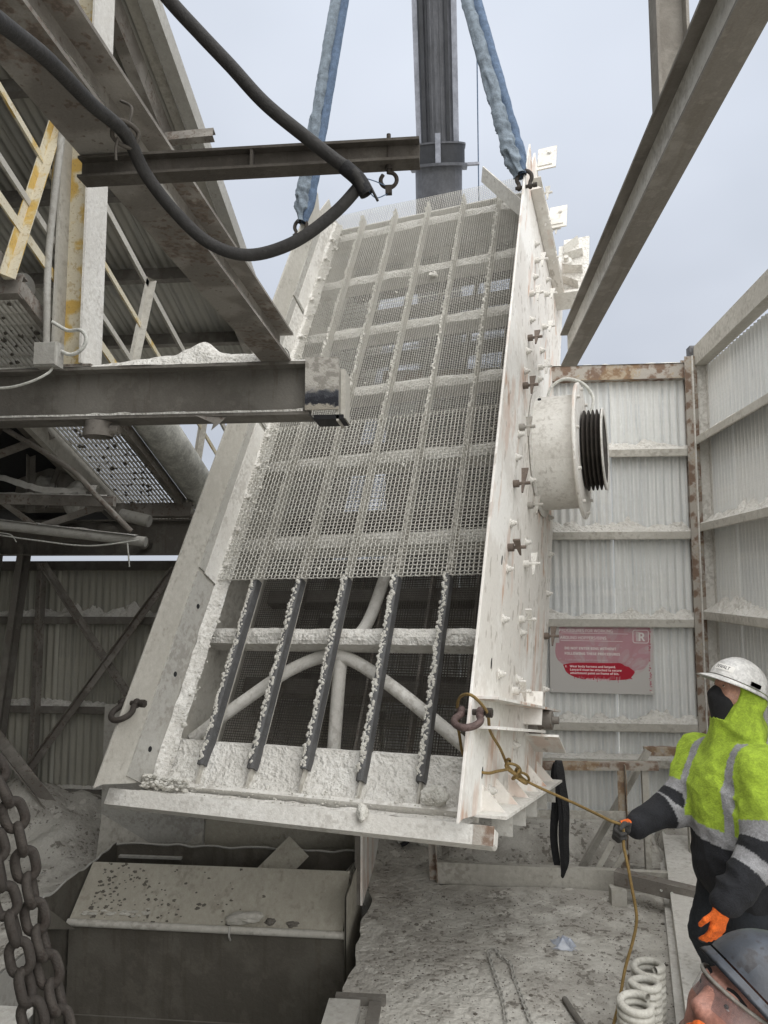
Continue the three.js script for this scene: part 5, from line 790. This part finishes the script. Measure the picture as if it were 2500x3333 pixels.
function helmet(parent, H, ax, m, o = {}) {
  const c = o.at || on(H, ax, 0, 0.055, 0), t = new THREE.Matrix4().makeBasis(...ax).setPosition(c), R = [0.118, 0.128, 0.145];
  const shell = smooth(heap(48, 20, (a, b) => { const th = a * 2 * Math.PI, ph = b * Math.PI / 2, ridge = 1 + 0.025 * Math.exp(-Math.pow(Math.cos(ph) * Math.sin(th) * 9, 2)) * Math.sin(ph); return V(R[0] * Math.cos(ph) * Math.sin(th) * ridge, R[1] * Math.sin(ph) * ridge, R[2] * Math.cos(ph) * Math.cos(th)).applyMatrix4(t); }));
  const h = part('helmet', shell, m, parent, o.label);
  part('brim', smooth(heap(64, 6, (a, b) => { const th = a * 2 * Math.PI, pk = Math.pow(Math.max(0, Math.cos(th) * (o.back ? -1 : 1)), 2.2), e = 0.012 + 0.055 * pk, q = b < 0.5 ? b * 2 : 2 - b * 2, dr = b < 0.5 ? 0 : -0.004; return V((R[0] + e * 0.8 * q) * Math.sin(th), -0.004 - 0.016 * q - 0.012 * pk * q + dr, (R[2] + e * q) * Math.cos(th)).applyMatrix4(t); })), m, h);
  for (const s of [-1, 1]) part('slot_boss', box(s * 0.118 - 0.008, s * 0.118 + 0.008, 0.005, 0.024, -0.03, 0.02).applyMatrix4(t), m, h);
  if (o.text) {
    const k = document.createElement('canvas'); k.width = 256; k.height = 64; const x = k.getContext('2d'); x.fillStyle = '#dad8d2'; x.fillRect(0, 0, 256, 64); x.fillStyle = '#16161a'; x.font = 'bold 50px sans-serif'; x.fillText(o.text, 8, 50);
    const tt = new THREE.CanvasTexture(k); tt.colorSpace = THREE.SRGBColorSpace; const n = 10;
    const g = heap(n, 2, (a, b) => { const th = 0.78 - 0.84 * a, ph = 0.2 + 0.26 * b; return V((R[0] + 0.002) * Math.cos(ph) * Math.sin(-th), (R[1] + 0.002) * Math.sin(ph), (R[2] + 0.002) * Math.cos(ph) * Math.cos(th)).applyMatrix4(t); });
    const uv = []; for (let j = 0; j < 2; j++) for (let i = 0; i < n; i++) for (const [a, b] of [[0, 0], [1, 0], [1, 1], [0, 0], [1, 1], [0, 1]]) uv.push(1 - (i + a) / n, (j + b) / 2); g.setAttribute('uv', new THREE.Float32BufferAttribute(uv, 2)); part('lettering', g, new THREE.MeshStandardMaterial({ map: tt, roughness: 0.5, side: THREE.DoubleSide }), h);
  }
  return h;
}
function handField(w, d, s, curl, side) { // wrist w, finger direction d, side axis s (towards the thumb), palm normal = curl direction
  const n = curl.clone().normalize(), q = (a, b, c) => w.clone().addScaledVector(d, a).addScaledVector(s, b).addScaledVector(n, c), fs = [];
  fs.push(cap(q(-0.03, 0, 0), q(0.02, 0, 0), 0.036, 0.034));
  for (const o of [-0.03, -0.01, 0.01, 0.03]) fs.push(cap(q(0.0, o * 0.7, 0), q(0.075, o, 0), 0.017, 0.016));
  const palm = join(fs, 0.02), fingers = [];
  [-0.034, -0.0115, 0.0115, 0.034].forEach((o, i) => { const L = [0.05, 0.062, 0.067, 0.06][i], a = side; const k0 = q(0.08, o, 0), k1 = q(0.08 + L * 0.55 * Math.cos(a), o, L * 0.55 * Math.sin(a)), k2 = k1.clone().addScaledVector(d, L * 0.5 * Math.cos(a * 2.2)).addScaledVector(n, L * 0.5 * Math.sin(a * 2.2)), k3 = k2.clone().addScaledVector(d, L * 0.35 * Math.cos(a * 3.2)).addScaledVector(n, L * 0.35 * Math.sin(a * 3.2)); fingers.push(join([cap(k0, k1, 0.0115, 0.011), cap(k1, k2, 0.011, 0.0105), cap(k2, k3, 0.0105, 0.009)], 0.006)); });
  const t0 = q(0.02, 0.035, 0.005), t1 = q(0.055, 0.062, 0.02), t2 = q(0.085, 0.06, 0.04); fingers.push(join([cap(t0, t1, 0.014, 0.012), cap(t1, t2, 0.012, 0.01)], 0.006));
  const tip = (x, y, z) => { const dd = (x - w.x) * d.x + (y - w.y) * d.y + (z - w.z) * d.z, nn = (x - w.x) * n.x + (y - w.y) * n.y + (z - w.z) * n.z; return [dd, nn]; };
  return { f: (x, y, z) => { let v = palm(x, y, z); for (const g of fingers) v = smin(v, g(x, y, z), 0.008); return v; }, tip };
}
function glove(parent, w, d, s, curl, bend, dark, label) {
  d = d.clone().normalize(); s = s.clone().addScaledVector(d, -s.dot(d)).normalize(); const n = curl.clone().addScaledVector(d, -curl.dot(d)).addScaledVector(s, -curl.dot(s)).normalize(); const h = handField(w, d, s, n, bend);
  const c = w.clone().addScaledVector(d, 0.06); return skin('glove', h.f, [c.x - 0.14, c.y - 0.14, c.z - 0.14], [c.x + 0.14, c.y + 0.14, c.z + 0.14], 0.0045, P.cloth, parent, (x, y, z) => { const [a, b] = h.tip(x, y, z), e = 0.006 * noise3(x * 90, y * 90, z * 90, 3); return dark(a + e, b + e) ? GLOVE : ORANGE; }, label);
}
{
  const man = thing('person', 'standing worker in lime hoodie, white helmet and black mask holding the rope', 'person', [1.36, 0, -3.9]);
  const l = V(0.4, 0, 0.916), fw = V(-0.916, 0, 0.4), H = V(0.0, 1.605, 0.01), ax = headAxes(V(-0.88, 0.42, 0.24), 0.05), p = (r, u, f) => on(H, ax, r, u, f);
  const J = { pel: V(-0.02, 0.84, 0.02), chest: V(-0.04, 1.16, 0), neck: V(0.0, 1.4, 0), ls: V(0.04, 1.29, 0.18), le: V(0.02, 0.99, 0.28), lw: V(-0.19, 0.77, 0.36), rs: V(-0.12, 1.28, -0.16), re: V(-0.27, 1.03, -0.1), rw: V(-0.47, 0.955, -0.03) };
  const side = (v, k) => v.clone().addScaledVector(l, k);
  const bodyF = join([headField(H, ax), cap(p(0, -0.08, -0.02), J.neck, 0.06, 0.065), cap(side(J.chest, 0.06), side(J.pel, 0.05), 0.11, 0.11), cap(side(J.chest, -0.06), side(J.pel, -0.05), 0.11, 0.11), cap(J.neck, J.chest, 0.07, 0.1), cap(J.ls, J.le, 0.05, 0.04), cap(J.le, J.lw, 0.04, 0.03), cap(J.rs, J.re, 0.05, 0.04), cap(J.re, J.rw, 0.04, 0.03), cap(J.ls, J.rs, 0.06, 0.06), cap(side(J.pel, 0.08), V(-0.03, 0.45, 0.12), 0.08, 0.055), cap(side(J.pel, -0.08), V(-0.12, 0.44, -0.1), 0.08, 0.055), cap(V(-0.03, 0.45, 0.12), V(0.05, 0.08, 0.13), 0.055, 0.04), cap(V(-0.12, 0.44, -0.1), V(-0.02, 0.08, -0.13), 0.055, 0.04)], 0.05);
  const hb = nets(bodyF, [-0.62, 0.0, -0.32], [0.3, 1.44, 0.5], 0.014), hh = nets(headField(H, ax), [-0.2, 1.42, -0.2], [0.2, 1.8, 0.2], 0.005);
  part('body', [clean(hb), clean(hh)], P.skin, man);
  // trousers, boots
  const tr = join([cap(side(J.pel, 0.06), side(J.pel, -0.06), 0.15, 0.15), cap(side(J.pel, 0.085), V(-0.03, 0.45, 0.12), 0.115, 0.092), cap(side(J.pel, -0.085), V(-0.12, 0.44, -0.1), 0.115, 0.092), cap(V(-0.03, 0.45, 0.12), V(0.05, 0.1, 0.13), 0.09, 0.085), cap(V(-0.12, 0.44, -0.1), V(-0.02, 0.1, -0.13), 0.09, 0.085)], 0.05);
  skin('trousers', (x, y, z) => tr(x, y, z) + 0.009 * noise3(x * 9, y * 16, z * 9, 5) + 0.004 * noise3(x * 30, y * 40, z * 30, 6), [-0.4, 0.02, -0.4], [0.3, 1.05, 0.4], 0.011, P.cloth, man, (x, y, z) => { const k = 1 + 0.5 * noise3(x * 12, y * 8, z * 12, 8); return [0.02 * k, 0.024 * k, 0.03 * k]; });
  for (const [x, z] of [[0.05, 0.13], [-0.01, -0.13]]) skin('boot', join([cap(V(x, 0.13, z), V(x - 0.01, 0.06, z), 0.06, 0.055), cap(V(x - 0.02, 0.045, z), V(x - 0.16, 0.04, z + 0.04), 0.045, 0.042)], 0.04), [x - 0.26, 0.0, z - 0.12], [x + 0.12, 0.2, z + 0.14], 0.012, P.blackCloth, man);
  // hoodie
  const torso = join([cap(side(J.chest, 0.07), side(J.pel.clone().setY(0.76), 0.07), 0.15, 0.165), cap(side(J.chest, -0.07), side(J.pel.clone().setY(0.78), -0.06), 0.15, 0.165), cap(J.ls, J.rs, 0.1, 0.1), cap(J.neck.clone().setY(1.38), J.chest, 0.1, 0.16), cap(side(J.chest, 0).addScaledVector(fw, 0.05), J.pel.clone().addScaledVector(fw, 0.05), 0.12, 0.13)], 0.07);
  const arms = [cap(J.ls, J.le, 0.105, 0.092), cap(J.le, J.lw, 0.09, 0.066), cap(J.rs, J.re, 0.1, 0.085), cap(J.re, J.rw, 0.082, 0.06)];
  const hood0 = join([ell(p(0, -0.01, -0.04), [0.108, 0.135, 0.115], ax), cap(p(0, -0.1, -0.03), J.neck, 0.1, 0.12), cap(J.neck.clone().add(V(0.1, 0.04, -0.04)), J.neck.clone().add(V(0.03, 0.03, 0.1)), 0.065, 0.06)], 0.05);
  const hood = (x, y, z) => { const f = (x - H.x) * ax[2].x + (y - H.y) * ax[2].y + (z - H.z) * ax[2].z, u = (x - H.x) * ax[1].x + (y - H.y) * ax[1].y + (z - H.z) * ax[1].z; return Math.max(hood0(x, y, z), u > -0.14 ? f - 0.028 : -1, u - 0.1); };
  const hf = (x, y, z) => { let d = torso(x, y, z); for (const a of arms) d = smin(d, a(x, y, z), 0.05); d = smin(d, hood(x, y, z), 0.02); if (Math.abs(d) > 0.05) return Math.max(d, 0.62 - y); const rd = (v) => 1 - Math.abs(v) * 2, arm = arms[1](x, y, z) < 0.02 || arms[3](x, y, z) < 0.02 ? 1 : 0; const fold = 0.009 * rd(noise3(x * 9 + y * 4, y * 2.6 - x * 2, z * 9 + y * 3, 15)) + 0.006 * rd(noise3(x * 6, y * 13 + x * 7, z * 6, 16)) * (1 + arm) + 0.003 * noise3(x * 24, y * 24, z * 24, 17); return Math.max(d - fold + 0.004, 0.62 - y); };
  const band = (t, a, b) => t > a && t < b;
  const segT = (a, b, x, y, z) => { const d = b.clone().sub(a); return ((x - a.x) * d.x + (y - a.y) * d.y + (z - a.z) * d.z) / d.lengthSq(); };
  skin('hoodie', hf, [-0.6, 0.6, -0.34], [0.34, 1.8, 0.52], 0.0065, P.cloth, man, (x, y, z) => {
    const dT = torso(x, y, z), d = arms.map((a) => a(x, y, z)), mA = Math.min(...d), i = d.indexOf(mA), w = 1 + 0.13 * noise3(x * 14, y * 14, z * 14, 19);
    const sc = (c) => c.map((q) => q * w);
    if (mA < dT - 0.012) {
      const t = i % 2 ? 1 + segT(i === 1 ? J.le : J.re, i === 1 ? J.lw : J.rw, x, y, z) : segT(i === 0 ? J.ls : J.rs, i === 0 ? J.le : J.re, x, y, z);
      if (i < 2) return sc(t < 0.72 ? LIME : t < 0.98 ? GREY : t > 1.3 && t < 1.5 ? GREY : NAVY);
      return sc(t < 0.6 ? LIME : t < 0.78 ? GREY : t > 0.98 && t < 1.25 ? GREY : NAVY);
    }
    if (hood(x, y, z) < dT) return sc(LIME);
    const s = x * l.x + z * l.z; // across
    const slope_ = y + 0.12 * s;
    if (slope_ < 0.94) return sc(NAVY); if (slope_ < 1.01) return sc(GREY);
    if (band(Math.abs(s), 0.105, 0.15) && y < 1.4) return sc(GREY);
    return sc(LIME);
  });
  skin('mask', join([ell(p(0, -0.05, 0.045), [0.069, 0.068, 0.07], ax), cap(p(0, -0.012, 0.1), p(0, -0.04, 0.112), 0.018, 0.02), cap(p(0.0, -0.1, 0.02), p(0, -0.13, 0.0), 0.06, 0.065)], 0.03), [-0.25, 1.38, -0.15], [0.15, 1.72, 0.22], 0.006, P.blackCloth, man);
  for (const s of [-1, 1]) { part('eye', lump(p(0.033 * s, 0.012, 0.083), 0.0115, 1, 2, [1, 1, 1], 0), P.eyeWhite, man); part('pupil', lump(p(0.034 * s, 0.014, 0.092), 0.006, 1, 1, [1, 1, 1], 0), P.eye, man); part('eyebrow', tube([p(0.016 * s, 0.036, 0.096), p(0.034 * s, 0.042, 0.092), p(0.054 * s, 0.034, 0.075)], 0.0045, 8, 5), P.blackCloth, man); }
  helmet(man, H, ax, P.helmet, { text: 'DEWALT', label: 'white scuffed safety helmet' });
  glove(man, J.lw.clone().add(V(-0.03, -0.04, 0.01)), V(-0.28, -0.95, 0.05), V(-0.8, 0.15, 0.55), V(-0.5, 0, -0.85), 0.3, (a, b) => a > 0.15 || b > 0.045, 'orange glove with torn back');
  part('glove_patch', lump(J.lw.clone().add(V(-0.055, -0.092, 0.026)), 0.017, 3, 3, [1.1, 1.4, 0.7], 0.15), mat(T.cloth, 0.2, { color: lin(0.12, 0.095, 0.08) }), man, 'grey patch showing through the torn glove');
  glove(man, J.rw.clone().add(V(-0.035, 0, 0.005)), V(-0.95, -0.12, 0.2), V(0.05, 0.75, 0.6), V(-0.05, -0.6, 0.85), 0.95, (a, b) => a > 0.06 || b > 0.012, 'grey palmed orange glove closed on the rope');
}
{
  const man = thing('person', 'crouching worker in dark helmet and glasses at the bottom right corner', 'person', [0.78, 0, -1.66]);
  const H = V(-0.225, 1.3, 0.04), ax = headAxes(V(-0.76, 0.5, 0.4), 0.5), p = (r, u, f) => on(H, ax, r, u, f);
  const neck = V(-0.06, 1.14, 0), chest = V(0.08, 0.92, -0.02), pel = V(0.3, 0.5, -0.05), rs = V(-0.06, 1.04, -0.18), ls = V(0.06, 1.04, 0.18), re = V(-0.22, 0.9, -0.06), rw = V(-0.36, 1.25, 0.15);
  const bf = join([headField(H, ax), cap(p(0, -0.08, -0.02), neck, 0.055, 0.06), cap(neck, chest, 0.1, 0.14), cap(chest, pel, 0.15, 0.15), cap(rs, ls, 0.09, 0.09), cap(pel, V(-0.05, 0.45, -0.16), 0.1, 0.08), cap(V(-0.05, 0.45, -0.16), V(0.05, 0.05, -0.16), 0.08, 0.06), cap(pel, V(-0.02, 0.45, 0.16), 0.1, 0.08), cap(V(-0.02, 0.45, 0.16), V(0.08, 0.05, 0.16), 0.08, 0.06), cap(V(0.05, 0.05, -0.16), V(-0.12, 0.05, -0.16), 0.05), cap(V(0.08, 0.05, 0.16), V(-0.1, 0.05, 0.16), 0.05)], 0.05);
  part('body', [clean(nets(bf, [-0.4, 0.0, -0.4], [0.55, 1.16, 0.4], 0.018)), clean(nets(headField(H, ax), [-0.42, 1.12, -0.16], [0.0, 1.5, 0.26], 0.005))], P.skinRed, man);
  const jk = join([cap(p(0, -0.13, -0.05), neck, 0.085, 0.1), cap(neck, chest, 0.13, 0.18), cap(chest, pel, 0.19, 0.19), cap(rs, ls, 0.11, 0.11), cap(rs, re, 0.08, 0.07), cap(re, rw, 0.07, 0.05), cap(ls, V(0.05, 0.78, 0.26), 0.08, 0.07), cap(V(0.05, 0.78, 0.26), V(-0.15, 0.62, 0.2), 0.07, 0.05), cap(pel, V(-0.05, 0.45, -0.16), 0.12, 0.1), cap(V(-0.05, 0.45, -0.16), V(0.05, 0.1, -0.16), 0.095, 0.075), cap(pel, V(-0.02, 0.45, 0.16), 0.12, 0.1), cap(V(-0.02, 0.45, 0.16), V(0.08, 0.1, 0.16), 0.095, 0.075)], 0.05);
  skin('jacket', (x, y, z) => jk(x, y, z) + 0.01 * noise3(x * 9, y * 9, z * 9, 5), [-0.46, 0.02, -0.42], [0.6, 1.34, 0.46], 0.013, P.cloth, man, (x, y, z) => { const k = 1 + 0.4 * noise3(x * 20, y * 20, z * 20, 3); return [0.02 * k, 0.034 * k, 0.03 * k]; });
  skin('beard', join([ell(p(0, -0.085, 0.05), [0.055, 0.045, 0.05], ax)], 0.02), [-0.42, 1.1, -0.1], [-0.05, 1.4, 0.26], 0.006, mat(T.cloth, 0.2, { color: lin(0.3, 0.2, 0.16), bs: 0.004 }), man);
  part('glasses', smooth(heap(20, 4, (a, b) => { const th = -1.1 + 2.2 * a; return p(0.085 * Math.sin(th), 0.03 - 0.04 * b, 0.012 + 0.095 * Math.cos(th)); })), P.lens, man); part('glasses_frame', [tube(Array.from({ length: 14 }, (_, i) => { const th = -1.25 + 2.5 * i / 13; return p(0.087 * Math.sin(th), 0.033, 0.012 + 0.096 * Math.cos(th)); }), 0.004, 30, 6), tube([p(0.083, 0.03, 0.04), p(0.09, 0.02, 0.0), p(0.088, 0.0, -0.05)], 0.005, 10, 6), tube([p(-0.083, 0.03, 0.04), p(-0.09, 0.02, 0.0), p(-0.088, 0.0, -0.05)], 0.005, 10, 6)], M.boltGrey, man);
  for (const s of [-1, 1]) { part('eye', lump(p(0.033 * s, 0.012, 0.083), 0.0115, 1, 2, [1, 1, 1], 0), P.eyeWhite, man); part('pupil', lump(p(0.034 * s, 0.014, 0.092), 0.006, 1, 1, [1, 1, 1], 0), P.eye, man); part('eyebrow', tube([p(0.016 * s, 0.036, 0.096), p(0.034 * s, 0.042, 0.092), p(0.054 * s, 0.034, 0.075)], 0.0045, 8, 5), P.blackCloth, man); }
  const hx = headAxes(V(-0.62, 0.7, 0.32), 0.6), hc = p(0, 0.045, -0.04), h = helmet(man, H, hx, P.helmetDark, { back: 1, at: hc, label: 'scuffed dark blue grey safety helmet with a cream sticker' });
  { const t = new THREE.Matrix4().makeBasis(...hx).setPosition(hc); part('sticker', heap(4, 8, (a, b) => { const th = 1.0 + 0.16 * a, ph = 0.25 + 0.6 * b; return V(0.1205 * Math.cos(ph) * Math.sin(-th), 0.1305 * Math.sin(ph), 0.1475 * Math.cos(ph) * Math.cos(th)).applyMatrix4(t); }), mat(T.cloth, 0.2, { color: lin(0.5, 0.46, 0.34), bs: 0.0002 }), h, 'cream sticker on the helmet'); }
  glove(man, rw.clone(), V(-0.25, 0.85, 0.4), V(-0.7, -0.1, 0.6), V(0.6, 0.2, 0.4), 0.6, (a, b) => b > 0.05, 'orange glove raised to the chin');
}
// ---------------------------------------------------------------- tag rope from the lower right shackle to the worker's hand and down to the floor
{
  const S = (x, y, z) => s2w(x, y, z), r = thing('rope', 'yellow brown tag rope from the shackle through the worker\'s hand to floor', 'rope', [0, 0, 0]);
  const hand = V(0.8, 0.965, -3.88);
  part('main_run', tube([S(2.03, 0.44, -0.72), S(2.05, 0.46, -0.98), hand.clone().lerp(S(2.05, 0.5, -1.1), 0.5).add(V(0, -0.005, 0)), V(0.745, 0.99, -3.88), hand, V(0.8, 0.88, -3.86), V(0.811, 0.816, -3.85), V(0.829, 0.702, -3.85), V(0.849, 0.547, -3.85), V(0.829, 0.448, -3.85), V(0.789, 0.32, -3.85), V(0.749, 0.179, -3.82), V(0.69, 0.06, -3.75), V(0.62, 0.02, -3.62), V(0.5, 0.02, -3.5)], 0.0075, 160, 8), M.rope, r);
  part('loop', tube([S(2.01, 0.42, -0.6), S(2.01, 0.45, -0.4), S(2.0, 0.47, -0.2), S(2.02, 0.5, 0.0), S(1.97, 0.53, 0.1), S(1.9, 0.54, 0.03), S(1.87, 0.5, -0.06), S(1.87, 0.42, -0.14), S(1.88, 0.35, -0.22), S(1.93, 0.31, -0.3), S(1.97, 0.307, -0.315), S(2.0, 0.35, -0.42), S(2.02, 0.4, -0.55)], 0.0072, 110, 8), M.rope, r);
  const K = []; for (let i = 0; i <= 60; i++) { const a = i / 60 * 2 * Math.PI * 3.5, t = i / 60; K.push(S(2.03 + 0.022 * Math.cos(a * 1.5), 0.405 + 0.05 * t + 0.026 * Math.sin(a), -0.5 - 0.42 * t + 0.07 * Math.cos(a))); }
  part('knot', tube(K, 0.0075, 200, 8), M.rope, r);
}

renderer.render(scene, camera);
